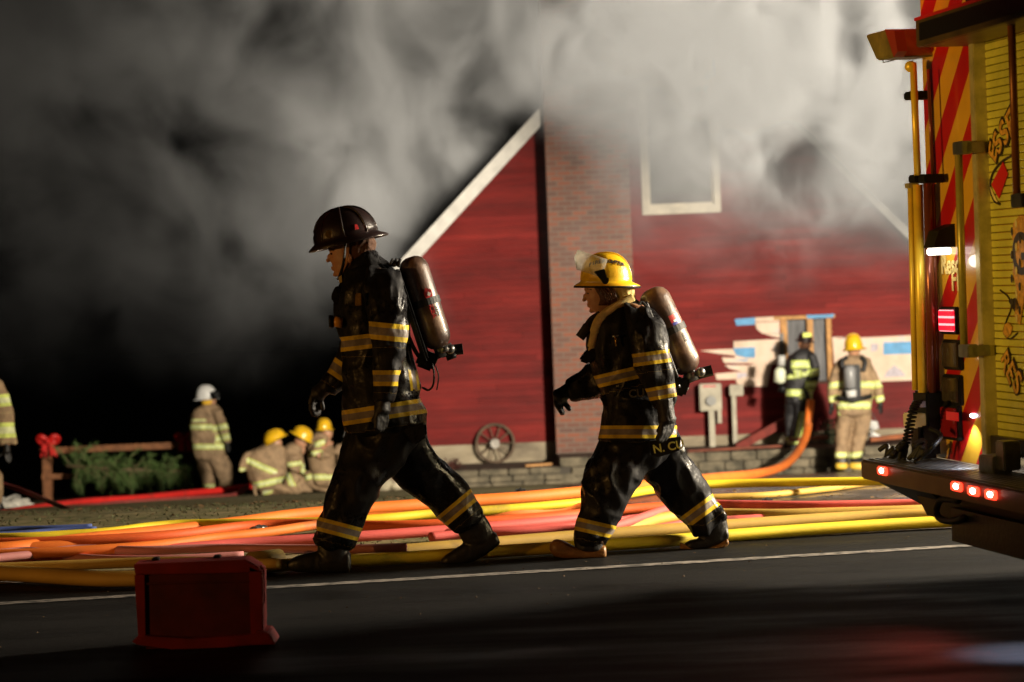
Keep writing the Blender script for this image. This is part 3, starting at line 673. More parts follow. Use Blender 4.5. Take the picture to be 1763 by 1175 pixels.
x.b.inputs['Coat Weight'].default_value = .4; mt_chev = x.m
mt_tred = M('truck_red_paint', (.42, .01, .01), .3); mt_tred.b.inputs['Coat Weight'].default_value = .7; mt_tred.wear(3, .2); mt_tred = mt_tred.m
mt_shut = M('shutter_slat_metal', (.80, .76, .13), .38, metal=.35); mt_shut.wear(5, .22); mt_shut = mt_shut.m
mt_alu = mat('brushed_aluminium', (.62, .55, .28), .35, wear=(9, .4), metal=.5)
x = M('tread_plate', (.07, .055, .04), .42, metal=.5); x.wear(6, .5); x.bump(x.math('SINE', x.math('MULTIPLY', x.noise(1, 0), 1.0)), .0); mt_tread = x.m
BW, BL, BH = 2.45, 8.6, 3.35
# body shell
MB().box((0, .06, .62), (BW, BL, BH)).build('body', mt_tred, truck, bevel=.02)
MB().box((.0, 0, .555), (.70, .058, BH)).box((1.75, 0, .555), (BW, .058, BH)).box((.702, 0, 2.62), (1.748, .058, BH)).build('rear_panel', mt_chev, truck)
MB().box((.06, .4, .62), (.1, BL, BH - .2), Matrix.Translation((-.09, 0, 0))).build('side_trim', mt_alu, truck)
# roll-up shutter: each slat has relief
sh = MB(); z = .66
while z < 2.60:
    sh.prism([(.76, .055, z), (.76, .032, z + .002), (.76, .029, z + .005), (.76, .0285, z + .029), (.76, .032, z + .032), (.76, .055, z + .033)], (.94, 0, 0)); z += .0345
sh = sh.build('shutter', mt_shut, truck)
MB().box((.70, -.03, .60), (.76, .05, 2.62)).box((1.70, -.03, .60), (1.76, .05, 2.62)).box((.68, -.045, 2.60), (1.78, .05, 2.66)).build('shutter_frame', mt_alu, truck, bevel=.004)
MB().box((.70, -.035, 2.68), (1.78, .0, 2.71)).build('drip_rail', mt_black, truck)
MB().box((.76, -.01, .62), (1.70, .03, .70)).build('shutter_sill', mt_tread, truck)
# crest on the shutter
mt_gold = mat('gold_lettering', (.68, .36, .06), .5, wear=(40, .6)); mt_ink = mat('black_lettering', (.03, .02, .015), .5); mt_dred = mat('crest_red', (.55, .01, .015), .45); mt_pale = mat('crest_cream', (.72, .6, .25), .5, wear=(30, .4))
def face(px, py, ang=0, yo=.024):
    p = rh(px, py, yo); return Matrix.Translation(p) @ Matrix.Rotation(R(90), 4, 'X') @ Matrix.Rotation(R(ang), 4, 'Z')
crest = MB(); cc = rh(1767, 350, .026)
crest.prism([rh(px, py, .026) for px, py in ((1728, 279), (1736, 300), (1721, 342), (1708, 318))], (0, -.004, 0)).build('crest_diamond', mt_dred, sh)
MB().tube(spline([rh(px, py, .025) for px, py in ((1742, 268), (1724, 280), (1709, 300), (1705, 325), (1712, 346), (1722, 352))]), .006, 6).build('crest_outline', mt_ink, sh)
MB().prism([rh(px, py, .026) for px, py in ((1705, 320), (1712, 335), (1719, 350), (1713, 350), (1706, 336))], (0, -.003, 0)).build('crest_ribbon', mt_pale, sh)
for ch_, px, py, a, s_ in (('E', 1711, 263, 62, .17), ('S', 1719, 247, 52, .18), ('S', 1730, 230, 42, .19), ('E', 1741, 214, 33, .19)):
    m0 = face(px, py, a); text(ch_, s_ * 1.06, mt_ink, m0, sh, 'crest_letter', .001); text(ch_, s_ * .86, mt_gold, m0 @ Matrix.Translation((0, 0, .003)), sh, 'crest_letter', .001)
text('G', .26, mt_ink, face(1757, 441), sh, 'crest_letter', .003)
for ch_, px, py, a, s_ in (('R', 1732, 622, -60, .15), ('E', 1741, 642, -52, .17), ('S', 1752, 660, -44, .18)):
    m0 = face(px, py, a); text(ch_, s_ * 1.06, mt_ink, m0, sh, 'crest_letter', .001); text(ch_, s_ * .88, mt_gold, m0 @ Matrix.Translation((0, 0, .003)), sh, 'crest_letter', .001)
def blob(pts, m, name): MB().prism([rh(px, py, .026) for px, py in pts], (0, -.004, 0)).build(name, m, sh)
blob([(1746, 385), (1756, 372), (1770, 372), (1770, 480), (1757, 560), (1748, 545), (1752, 500), (1745, 470), (1750, 430), (1743, 405)], mt_gold, 'crest_scroll')
blob([(1730, 560), (1737, 555), (1744, 563), (1741, 576), (1735, 582), (1728, 574)], mt_gold, 'crest_drop')
blob([(1737, 518), (1752, 512), (1757, 530), (1748, 537)], mt_ink, 'crest_shade')
MB().tube(spline([rh(px, py, .025) for px, py in ((1722, 500), (1736, 512), (1741, 530), (1733, 552), (1728, 572), (1738, 584), (1752, 574))]), .004, 6).build('crest_outline', mt_ink, sh)
for q in range(26):
    t_ = q / 25; px = 1749 + 8 * math.sin(q * 2.1); py = 385 + 170 * t_
    p = rh(px, py, .02); MB().sphere(p, (.012, .003, .02), 8, 6).build('crest_fleck', mt_ink if q % 3 else mt_pale, sh) if q % 2 == 0 else None
# small lettering on the chevron panel
text('Resc', .13, mt_pale, face(1636, 457, 0, -.004), truck, 'panel_lettering', .002); text('FI', .15, mt_pale, face(1645, 484, 0, -.004), truck, 'panel_lettering', .002)
# lamps on the rear panel
def lampbox(px, py, hw, hh, lens, name, dep=.022):
    p = rh(px, py); b = MB().box((p.x - hw, -dep, p.z - hh), (p.x + hw, .0, p.z + hh)).build(name, mt_black, truck, bevel=.006)
    MB().box((p.x - hw + .015, -dep - .012, p.z - hh + .015), (p.x + hw - .015, -dep + .001, p.z + hh - .015)).build('lens', lens, b, bevel=.004); return b, p
mt_tail = M('tail_lamp_lens', (.6, .01, .02), .3, emit=(1, .01, .03), es=1.6)
wv = mt_tail.n('ShaderNodeTexWave'); wv.bands_direction = 'Z'; wv.inputs['Scale'].default_value = 9; mt_tail.link(mt_tail.tc.outputs['Object'], wv.inputs[0])
mt_tail.link(mt_tail.mix(mt_tail.math('GREATER_THAN', wv.outputs['Fac'], .8), (1, .01, .03), (1, .45, .45)), mt_tail.b.inputs['Emission Color']); mt_tail = mt_tail.m
b, p = lampbox(1639, 552, .11, .066, mt_tail, 'tail_lamp')
mt_dlens = mat('dark_lens', (.05, .04, .03), .12, wear=(30, .4)); mt_rlens = mat('unlit_red_lens', (.22, .01, .012), .12)
lampbox(1645, 611, .115, .072, mt_dlens, 'signal_lamp'); lampbox(1645, 671, .115, .072, mt_dlens, 'signal_lamp'); lampbox(1643, 727, .115, .085, mt_rlens, 'brake_lamp')
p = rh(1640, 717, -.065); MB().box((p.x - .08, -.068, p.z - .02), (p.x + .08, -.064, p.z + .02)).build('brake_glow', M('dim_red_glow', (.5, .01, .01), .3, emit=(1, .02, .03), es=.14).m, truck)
p = rh(1636, 415); hd = MB().prism([(p.x - .07, 0, p.z + .08), (p.x - .07, -.08, p.z + .05), (p.x - .07, -.11, p.z - .03), (p.x - .07, 0, p.z - .03)], (.14, 0, 0)).build('hooded_lamp', mt_black, truck)
MB().box((p.x - .06, -.10, p.z - .065), (p.x + .06, -.015, p.z - .031)).build('lens', mt_white_em, hd, bevel=.006)
d = bpy.data.lights.new('hooded_lamp_light', 'POINT'); d.energy = .5; d.color = (1, .95, .8); d.shadow_soft_size = .03
lo = bpy.data.objects.new('hooded_lamp_light', d); COL.objects.link(lo); lo.location = TM @ Vector((p.x, -.12, p.z - .1))
p = rh(1677, 716); MB().sphere((p.x, -.005, p.z), (.03, .012, .011)).build('step_lamp', mt_blue_em, truck, True)
d = bpy.data.lights.new('step_lamp_light', 'SPOT'); d.energy = 5; d.color = (.85, .9, 1); d.spot_size = R(120); d.shadow_soft_size = .02
lo = bpy.data.objects.new('step_lamp_light', d); COL.objects.link(lo); lo.location = TM @ Vector((p.x, -.05, p.z - .03))
# hand rails
def rail(px0, py0, px1, py1, m, name='hand_rail', r=.018, off=-.09, ends=True):
    a = rh(px0, py0, off); b_ = rh(px1, py1, off)
    o = MB().tube([a, b_], r, 12).build(name, m, truck, True)
    if ends:
        for e in (a, b_): MB().box((e.x - .025, off - .02, e.z - .03), (e.x + .10, off + .03, e.z + .03)).box((e.x + .07, off, e.z - .025), (e.x + .10, 0, e.z + .025)).build('rail_bracket', mt_steel, o, bevel=.004)
    return o
mt_rail = mat('ribbed_yellow_rail', (.45, .38, .08), .4, wear=(9, .3), metal=.4)
rail(1650, 256, 1660, 604, mt_rail)
mt_pole = mat('red_brown_pole', (.40, .13, .03), .35, wear=(7, .3), metal=.3)
rail(1738, -60, 1751, 346, mt_pole, 'grab_pole', .017, -.16)
# tailboard
tb = empty('x', TC, '', ''); bpy.data.objects.remove(tb)
TBW = .33
tbd = MB().box((-.16, -TBW, .455), (BW + .1, -.002, .55)).build('tailboard', mt_tread, truck, bevel=.008)
rb = MB()
for k in range(9): rb.box((-.12, -TBW + .03 + k * .033, .5505), (BW, -TBW + .045 + k * .033, .556))
rb.build('tread_rib', mt_steel, tbd)
for px, py in ((1521, 811), (1649, 838), (1678, 846), (1708, 852)):
    p = rh(px, py, -TBW - .005)
    ml = MB().box((p.x - .055, -TBW - .02, p.z - .02), (p.x + .055, -TBW + .002, p.z + .02)).build('marker_lamp', mt_red_em, tbd, bevel=.006)
    MB().sphere((p.x + .02, -TBW - .022, p.z + .003), (.03, .006, .013), 12, 7).build('bulb', mt_hot, ml, True)
MB().prism([(.0, -.30, .45), (.10, -.05, .30), (.6, -.05, .26), (.75, -.30, .45)], (0, .04, 0)).build('tailboard_bracket', mt_black, truck)
MB().prism([(.35, -.25, .45), (.55, -.25, .33), (2.0, -.25, .33), (2.1, -.25, .45)], (0, .2, 0)).build('under_bumper', mt_black, truck)
MB().box((.6, -.20, .30), (2.0, -.12, .45)).box((.95, -.28, .25), (1.9, -.2, .40)).build('mud_flap', mt_rubber, truck)
lp = [rh(px, py, -.3) for px, py in ((1650, 862), (1622, 860), (1612, 878), (1618, 893), (1640, 898), (1660, 892))]
MB().tube(spline(lp), .016, 10).build('tow_loop', mt_black, truck, True)
MB().tube([(.75, -.18, .36), (1.25, -.18, .33)], .06, 16).build('hitch_pipe', mt_rubber, truck, True)
MB().box((.5, .3, .36), (1.95, BL, .62)).build('chassis', mt_black, truck)
for yy in (2.4, 7.4):
    for xx in (.02, BW - .32):
        wl = MB().tube([(xx, yy, .5), (xx + .3, yy, .5)], .5, 32).build('wheel', mt_rubber, truck)
        MB().tube([(xx - .01, yy, .5), (xx + .31, yy, .5)], .27, 24).build('rim', mt_steel, wl)
# upper ledge (folded hose bed step) over the shutter
p0 = rh(1583, 62, -.30); p1 = rh(1583, 84, -.30)
lg = MB().box((.62, -.25, 2.49), (BW, -.225, 2.62)).box((.62, -.2249, 2.49), (BW, -.002, 2.51)).build('overhead_ledge', mat('ledge_metal', (.17, .11, .04), .4, wear=(7, .4), metal=.5), truck, bevel=.004)
MB().box((.68, -.256, 2.515), (BW - .2, -.251, 2.595)).build('ledge_recess', mt_black, lg)
MB().box((.62, -.256, 2.61), (BW, -.248, 2.625)).build('ledge_edge', mat('red_reflector_strip', (.6, .02, .02), .3), lg)
# beacons
bc = MB().tube([(.25, -.02, 3.0), (.25, -.02, 3.1)], .09, 16).build('beacon', M('beacon_lens', (.7, .02, .02), .2, emit=(1, .03, .02), es=3).m, truck, True)
d = bpy.data.lights.new('beacon_light', 'POINT'); d.energy = 2.5; d.color = (1, .05, .02); d.shadow_soft_size = .08
lo = bpy.data.objects.new('beacon_light', d); COL.objects.link(lo); lo.location = TM @ Vector((.10, -.30, 2.95))
# telescoping flood mast at the far corner
mt_mast = mat('yellow_mast_tube', (.88, .62, .06), .35, wear=(6, .25), metal=.2)
mt_mast2 = mat('dark_red_mast_tube', (.18, .05, .03), .25, metal=.4)
mst = empty('x', TC, '', ''); bpy.data.objects.remove(mst)
def vt(px0, py0, px1, py1, r, m, name, off=-.06, par=None, seg=16):
    a = rh(px0, py0, off); b_ = rh(px1, py1, off)
    o = MB().tube([a, b_], r, seg).build(name, m, par or truck, True); return o
ms = vt(1580, 318, 1589, 676, .024, mt_mast, 'light_mast', -.10)
vt(1568, 322, 1576, 672, .016, mt_mast, 'mast_tube', -.12, ms)
vt(1572, 108, 1580, 308, .017, mt_mast, 'mast_tube', -.10, ms)
vt(1597, 310, 1606, 676, .022, mt_mast2, 'mast_tube', -.06, ms)
vt(1598, 120, 1606, 310, .008, mt_mast2, 'mast_tube', -.06, ms)
vt(1606, 318, 1614, 680, .012, mt_mast2, 'mast_tube', -.03, ms)
for px, py in ((1575, 165), (1583, 308), (1600, 308)):
    p = rh(px, py, -.08); MB().box((p.x - .05, -.12, p.z - .02), (p.x + .05, -.02, p.z + .02)).build('mast_clamp', mt_black, ms, bevel=.006)
p = rh(1568, 320, -.12); MB().box((p.x - .03, -.14, p.z - .012), (p.x + .03, -.09, p.z + .012)).build('mast_clamp', mt_alu, ms)
p = rh(1568, 115, -.10); MB().sphere(p, (.03, .03, .028)).build('mast_knuckle', mt_mast, ms, True)
p = rh(1604, 705, -.04); MB().box((p.x - .1, -.1, p.z - .09), (p.x + .1, -.01, p.z + .09)).build('mast_base', mt_black, ms, bevel=.01)
# flood head: tilted box with wire guard (points away to the house side)
q = [rh(px, py, -.10) for px, py in ((1519, 60), (1557, 50), (1573, 98), (1539, 104))]
fh = MB().prism([v_ + Vector((0, -.09, 0)) for v_ in q], (0, .2, 0)).build('flood_head', mat('olive_lamp_housing', (.22, .19, .05), .45, wear=(9, .5)), ms, bevel=.008)
MB().prism([v_ + Vector((0, -.10, 0)) for v_ in (rh(1557, 50, -.1), rh(1574, 52, -.1), rh(1580, 88, -.1), rh(1573, 98, -.1))], (0, .05, 0)).build('head_bracket', mat('red_lit_bracket', (.25, .03, .015), .5), ms)  # red light on this side of the head is put into the colour
gd = MB()
for yo in (-.18, -.10, 0.0):
    gd.tube([rh(1519, 60, yo), rh(1514, 80, yo), rh(1521, 108, yo), rh(1539, 104, yo)], .003, 6)
for k in range(4): 
    a_ = rh(1518 + k * 1.5, 66 + k * 11, -.19); b_ = rh(1516 + k * 1.5, 70 + k * 11, .02); gd.tube([a_, b_], .003, 6)
gd.build('wire_guard', mt_steel, fh)
# coiled black cord and hook heap on the tailboard corner, white box
cl = [rh(px, py, -.2) for px, py in ((1581, 690), (1573, 705), (1567, 730), (1562, 755), (1552, 775), (1538, 788), (1528, 793))]
S = spline(cl, 26); co_ = []
for i, q_ in enumerate(S):
    a = i * .95; co_.append(q_ + Vector((math.cos(a) * .02, math.sin(a) * .02, 0)))
MB().tube(co_, .006, 6).build('coiled_cord', mt_black, truck, True)
mb = MB()
for k in range(9):
    c0 = rh(1524 + k * 8, 797 - k * 1.2, -.2); c1 = c0 + Vector((random.uniform(-.08, .1), random.uniform(-.08, .08), random.uniform(.0, .06)))
    MB().tube(spline([c0, (c0 + c1) / 2 + Vector((0, .03, .05)), c1]), .012, 7).build('loose_strap', mt_strap, truck, True)
p = rh(1580, 724, -.12); MB().box((p.x - .10, -.16, p.z - .035), (p.x + .06, -.08, p.z + .035)).build('white_box', mt_white, truck, bevel=.006)
p = rh(1582, 694, -.12); MB().box((p.x - .04, -.14, p.z - .02), (p.x + .04, -.1, p.z + .01)).build('mast_plug', mt_steel, truck)
MB().tube(spline([rh(1600, 738, -.15), rh(1620, 750, -.12), rh(1606, 770, -.18), rh(1590, 785, -.2), rh(1575, 796, -.25)]), .011, 8).build('black_cable', mt_black, truck, True)
MB().box((.03, -.14, .56), (.17, -.03, .74)).build('tool_mount', mt_black, truck, bevel=.02)
p = rh(1703, 790, -.10); MB().box((p.x - .03, -.14, p.z - .06), (p.x + .15, -.05, p.z + .02)).box((p.x + .13, -.12, p.z - .04), (p.x + .23, -.04, p.z + .09)).build('shutter_latch', mt_steel, truck, bevel=.006)

# ================================================================== RED CRATE IN FRONT
CY = 10.75
cb_ = at(352, 1113, CY)
crate = empty('plastic_crate', (cb_.x, CY, 0), 'dark red plastic crate standing on its side in the road, open face to the viewer', 'crate')
def cpl(pts, Y0, Y1, name, m, par=crate):
    MB().prism([at(px, py, Y0) for px, py in pts], (0, Y1 - Y0, 0)).build(name, m, par, bevel=.004)
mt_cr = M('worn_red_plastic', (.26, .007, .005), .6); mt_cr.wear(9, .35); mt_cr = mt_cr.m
mt_cr_shade = M('shaded_red_plastic', (.12, .005, .005), .6); mt_cr_shade.wear(6, .5); mt_cr_shade = mt_cr_shade.m  # same red plastic darkened, the crate's inner shade put into its colour
cpl([(230, 972), (423, 964), (447, 978), (447, 986), (232, 990)], CY, CY + .17, 'top_panel', mt_cr)
cpl([(231, 990), (250, 988), (252, 1100), (238, 1101)], CY, CY + .17, 'left_panel', mt_cr)
cpl([(428, 974), (452, 985), (453, 1092), (432, 1094)], CY, CY + .17, 'right_panel', mt_cr)
cpl([(247, 990), (431, 985), (434, 1096), (249, 1099)], CY + .01, CY + .05, 'shade_panel', mt_cr_shade)  # almost flush with the rim, dark colour stands in for the shaded hollow
cpl([(226, 1105), (250, 1096), (330, 1101), (430, 1094), (442, 1088), (462, 1090), (474, 1110), (440, 1111), (410, 1113), (370, 1120), (300, 1119), (238, 1111)], CY - .05, CY + .17, 'bottom_lip', mt_cr)
cpl([(250, 1115), (300, 1117), (298, 1121), (256, 1124)], CY - .01, CY + .05, 'foot', mt_cr_shade)
cpl([(375, 1116), (425, 1112), (392, 1130), (380, 1127)], CY - .01, CY + .05, 'foot', mt_cr_shade)
for px, py in ((267, 965), (373, 961)):
    cpl([(px - 6, py - 4), (px + 6, py - 5), (px + 6, py + 8), (px - 6, py + 8)], CY + .1, CY + .15, 'peg', mt_black)
cpl([(236, 1004), (432, 999), (432, 1003), (236, 1008)], CY + .004, CY + .009, 'rib', mt_cr_shade)
cpl([(448, 974), (455, 980), (456, 1040), (449, 1044)], CY + .04, CY + .12, 'side_rib', mt_cr)
rebase(crate)

# ================================================================== PEOPLE
SEG = 20
def loft_into(mb, st, Yc, exp=2.4, scale=1.0):
    """st: (fx, fy, bx, by, half_depth, y_offset): front and back outline points in the photograph, real depth given in metres"""
    rings = []
    for fx, fy, bx, by, hd, yo in st:
        a = at(fx, fy, Yc + yo); b = at(bx, by, Yc + yo); c = (a + b) / 2; u = (b - a) / 2 * scale; hd = hd * scale; r = []
        for k in range(SEG):
            t = 2 * math.pi * k / SEG; cs, sn = math.cos(t), math.sin(t)
            e = 2 / exp
            r.append(c + u * math.copysign(abs(cs) ** e, cs) + Vector((0, math.copysign(abs(sn) ** e, sn) * hd, 0)))
        rings.append(r)
    # smooth interpolation between stations
    out = []
    for i in range(len(rings) - 1):
        for q in range(3):
            t = q / 3
            p0 = rings[max(i - 1, 0)]; p1 = rings[i]; p2 = rings[i + 1]; p3 = rings[min(i + 2, len(rings) - 1)]
            out.append([.5 * ((2 * b) + (c - a) * t + (2 * a - 5 * b + 4 * c - d) * t * t + (3 * b - a - 3 * c + d) * t ** 3) for a, b, c, d in zip(p0, p1, p2, p3)])
    out.append(rings[-1])
    def cap(r, o):
        c = sum(r, Vector()) / SEG; dirn = (c - sum(o, Vector()) / SEG).normalized(); rad = min((p - c).length for p in r)
        return [c + (p - c) * .72 + dirn * rad * .25 for p in r]
    out = [cap(out[0], out[1])] + out + [cap(out[-1], out[-2])]
    vs = [p for r in out for p in r]; n = len(out)
    fs = [(i * SEG + k, i * SEG + (k + 1) % SEG, (i + 1) * SEG + (k + 1) % SEG, (i + 1) * SEG + k) for i in range(n - 1) for k in range(SEG)]
    fs += [tuple(range(SEG))[::-1], tuple((n - 1) * SEG + k for k in range(SEG))]
    mb.add(vs, fs)
def solid(mb, name, m, voxel, parent, bands=None, wrinkle=0, wscale=9, smooth=2, flatz=None, seed=0.0, folds=None):
    """closed pieces merged into one continuous surface, then folded and given stripe coordinates"""
    me = bpy.data.meshes.new(name); me.from_pydata(mb.v, [], mb.f)
    bm = bmesh.new(); bm.from_mesh(me); bmesh.ops.recalc_face_normals(bm, faces=bm.faces); bm.to_mesh(me); bm.free()
    t = bpy.data.objects.new('tmp', me); COL.objects.link(t)
    r_ = t.modifiers.new('r', 'REMESH'); r_.mode = 'VOXEL'; r_.voxel_size = voxel; r_.use_smooth_shade = True
    if smooth:
        s_ = t.modifiers.new('s', 'SMOOTH'); s_.iterations = smooth; s_.factor = .5
    bpy.context.view_layer.update()
    out = bpy.data.meshes.new_from_object(t.evaluated_get(bpy.context.evaluated_depsgraph_get()))
    bpy.data.objects.remove(t); bpy.data.meshes.remove(me)
    out.name = name; out.materials.clear(); out.materials.append(m)
    n = len(out.vertices)
    if wrinkle:
        nrm = [v.normal.copy() for v in out.vertices]
        for v, nn in zip(out.vertices, nrm):
            p = v.co; q = Vector((p.x, p.y * .8, p.z * .75)) * wscale + Vector((seed, 0, 0))
            wv = noise.noise(q + Vector((0, 0, 1.5 * noise.noise(q * .4))))
            d_ = (1 - abs(wv) * 3.2) * .6 - .55 + .5 * noise.noise(q * 2.3) + .6 * noise.noise(q * .45)
            if folds:
                for fx, fz, fdir, fw, fa in folds:      # long diagonal folds radiating from a joint
                    pass
            v.co = p + nn * (wrinkle * d_)
    if flatz is not None:
        for v in out.vertices:
            if v.co.z < flatz: v.co.z = flatz
    if bands:
        at_ = out.attributes.new('band', 'FLOAT', 'POINT'); vals = np.full(n, -9.0, dtype=np.float32)
        for i, v in enumerate(out.vertices):
            px, py = pix(v.co)
            for (x0, y0, x1, y1, bu0, bv0, bu1, bv1, d0, d1) in bands:
                if bu0 <= px <= bu1 and bv0 <= py <= bv1 and d0 <= v.co.y <= d1:
                    dx, dy = x1 - x0, y1 - y0; b = ((px - x0) * dx + (py - y0) * dy) / (dx * dx + dy * dy)
                    if -.6 < b < 1.6: vals[i] = b; break
        at_.data.foreach_set('value', vals)
    o = bpy.data.objects.new(name, out); COL.objects.link(o)
    if parent: o.parent = parent
    return o

def helmet(parent, brimF, brimB, top, m, depth=.125, traditional=False, Y=13.4, under=None, dome_in=(.10, .14), ribs=True, hw=None):
    """brimF / brimB: photo points of brim front and back edge; top: photo point of the crown"""
    a = at(*brimF, Y); b = at(*brimB, Y); c = (a + b) / 2; L = (b - a).length / 2; ux = (a - b).normalized(); uy = Vector((0, 1, 0)); uz = Vector((0, 1, 0)).cross(ux)
    if uz.z < 0: uz = -uz
    tp = at(*top, Y); hgt = (tp - c).dot(uz)
    f0, f1 = 1 - dome_in[0] * 2, 1 - dome_in[1] * 2          # dome extent towards the front and back
    dc = c + ux * L * (f0 - f1) / 2; dl = L * (f0 + f1) / 2; dw = depth
    bw = hw or dw * 1.28
    vs = []; N = 48; prof = []
    steps = 12
    for i in range(steps + 1):                                # crown
        t = i / steps * math.pi / 2; prof.append(('d', math.cos(t) ** .82 if t < 1.5 else 0.0, math.sin(t) ** 1.0))
    rings = []
    # brim edge, brim root, dome
    def ring(fn): return [fn(2 * math.pi * k / N) for k in range(N)]
    rings.append(ring(lambda t: c + ux * math.cos(t) * L + uy * math.sin(t) * bw + uz * (-.006)))
    rings.append(ring(lambda t: c + ux * math.cos(t) * L * 1.005 + uy * math.sin(t) * bw * 1.005 + uz * .004))
    rings.append(ring(lambda t: dc + ux * math.cos(t) * dl * 1.06 + uy * math.sin(t) * dw * 1.06 + uz * .022))
    for _, r_, z_ in prof[:-1]:
        def fn(t, r_=r_, z_=z_):
            rib = (1 + .02 * max(0, math.cos(4 * t)) ** 24 + (.012 * max(0, math.cos(4 * t + math.pi)) ** 30)) if ribs else 1
            return dc + ux * math.cos(t) * dl * r_ * rib + uy * math.sin(t) * dw * r_ * rib + uz * (.03 + (hgt - .03) * z_)
        rings.append(ring(fn))
    vs = [p for r in rings for p in r]; n = len(rings)
    fs = [(i * N + k, i * N + (k + 1) % N, (i + 1) * N + (k + 1) % N, (i + 1) * N + k) for i in range(n - 1) for k in range(N)]
    vs.append(dc + uz * hgt); fs += [((n - 1) * N + k, (n - 1) * N + (k + 1) % N, len(vs) - 1) for k in range(N)]
    o = MB().add(vs, fs).build('helmet', m, parent, True)
    so = o.modifiers.new('thickness', 'SOLIDIFY'); so.thickness = .005; so.offset = -1
    # ridges over the crown
    if ribs:
        for ph in ([0, math.pi / 2, math.pi / 4, -math.pi / 4] if traditional else [0]):
            pts = []
            for i in range(17):
                s_ = math.pi * i / 16; r_ = abs(math.cos(s_)) ** .82 * (1 if s_ < math.pi / 2 else -1)
                pts.append(dc + (ux * math.cos(ph) * dl + uy * math.sin(ph) * dw) * r_ + uz * (.03 + (hgt - .03) * math.sin(s_) + .003))
            MB().tube(pts, .006 if traditional else .005, 8).build('crown_ridge', m, o, True)
    MB().tube([c + ux * math.cos(2 * math.pi * k / 40) * L * 1.0 + uy * math.sin(2 * math.pi * k / 40) * bw + uz * -.004 for k in range(41)], .0055, 8, caps=False).build('brim_edge', mt_black if not traditional else m, o, True)
    return o, dict(c=c, dc=dc, L=L, dl=dl, dw=dw, ux=ux, uy=uy, uz=uz, h=hgt)
def chain(mb, pts, r0, r1, seg=10):
    P = spline(pts, 4); mb.tube(P, [r0 + (r1 - r0) * i / (len(P) - 1) for i in range(len(P))], seg); mb.sphere(P[-1], r1 * 1.02, 10, 7); mb.sphere(P[0], r0, 10, 7)
def hand(parent, wrist, knuck, tip, thumb, Y, m, spread=.0155, curl=.0, fat=1.0, name='glove', yside=-1, vox=.0045):
    """gloved hand: wrist, knuckle centre, fingertip centre, thumb tip (photo points); fingers fan in depth and across"""
    W, K, T, TH_ = (at(*p, Y) for p in (wrist, knuck, tip, thumb)); ax = (K - W).normalized(); ac = ax.cross(Vector((0, 1, 0))).normalized()
    mb = MB(); mb.tube([W - ax * .06, W - ax * .02, W + (K - W) * .35, W + (K - W) * .75, K], [.052 * fat, .046 * fat, .046 * fat, .05 * fat, .042 * fat], 16, .78, up=(ac.x, ac.y, ac.z))
    L = (T - K).length
    for k, (o_, l_) in enumerate(((-1.5, .92), (-.5, 1.06), (.5, 1.0), (1.5, .80))):
        side = Vector((0, 1, 0)) * (o_ * spread * fat * .8) + ac * (o_ * spread * fat * .75)
        base = K - ax * .02 + side; d1 = (T - K).normalized()
        mid = K + d1 * L * .5 * l_ + side * 1.15 + ac * curl * .5; tip_ = K + d1 * L * .95 * l_ + side * 1.1 + ac * curl * 1.4
        chain(mb, [base, mid, tip_], .0172 * fat, .0145 * fat)
    chain(mb, [W + (K - W) * .35 - Vector((0, .02, 0)) * -yside, (W + (K - W) * .6 + TH_) / 2, TH_], .018, .0145)
    return solid(mb, name, m, vox, parent, wrinkle=.0025, wscale=28, smooth=2)
def air_pack(parent, top, bot, r, Y, band, m_tank=None, plate=None, straps=None, valve=None, voxel=.006, det=True):
    a = at(*top, Y); b = at(*bot, Y); ax = (b - a).normalized(); L = (b - a).length
    pk_ = plate
    P = []; rs = []
    for t, q in [(0, .30), (.012, .55), (.035, .78), (.07, .93), (.11, 1.0)]:
        P.append(a + ax * L * t * 1.2); rs.append(r * q)
    P.append(a + ax * L * .5); rs.append(r)
    for t, q in [(.84, 1.0), (.90, .95), (.95, .8), (.985, .55), (1.0, .3)]:
        P.append(a + ax * L * t); rs.append(r * q)
    n_ = ax.cross(Vector((0, 1, 0))).normalized()
    if n_.x < 0: n_ = -n_
    ap = MB()
    bpk = MB(); off = -n_ * r * 1.08
    bpk.bar(a + ax * .08 * L + off, b + ax * .04 + off, .26 if det else .2, .035, (n_.x, n_.y, n_.z))
    o = bpk.build('air_pack', mt_black, parent, bevel=.012)
    cy = MB().tube(P, rs, 28).build('air_cylinder', m_tank or mt_cyl, o, True)
    c_ = a + ax * L * band
    MB().tube([c_ - ax * .019, c_ + ax * .019], r * 1.07, 28).build('cylinder_strap', mt_strap, o, False)
    MB().tube([a + ax * L * .98, b + ax * .05], r * .42, 14).build('cylinder_neck', mt_steel, o, True)
    return o, a, b, ax, n_, L

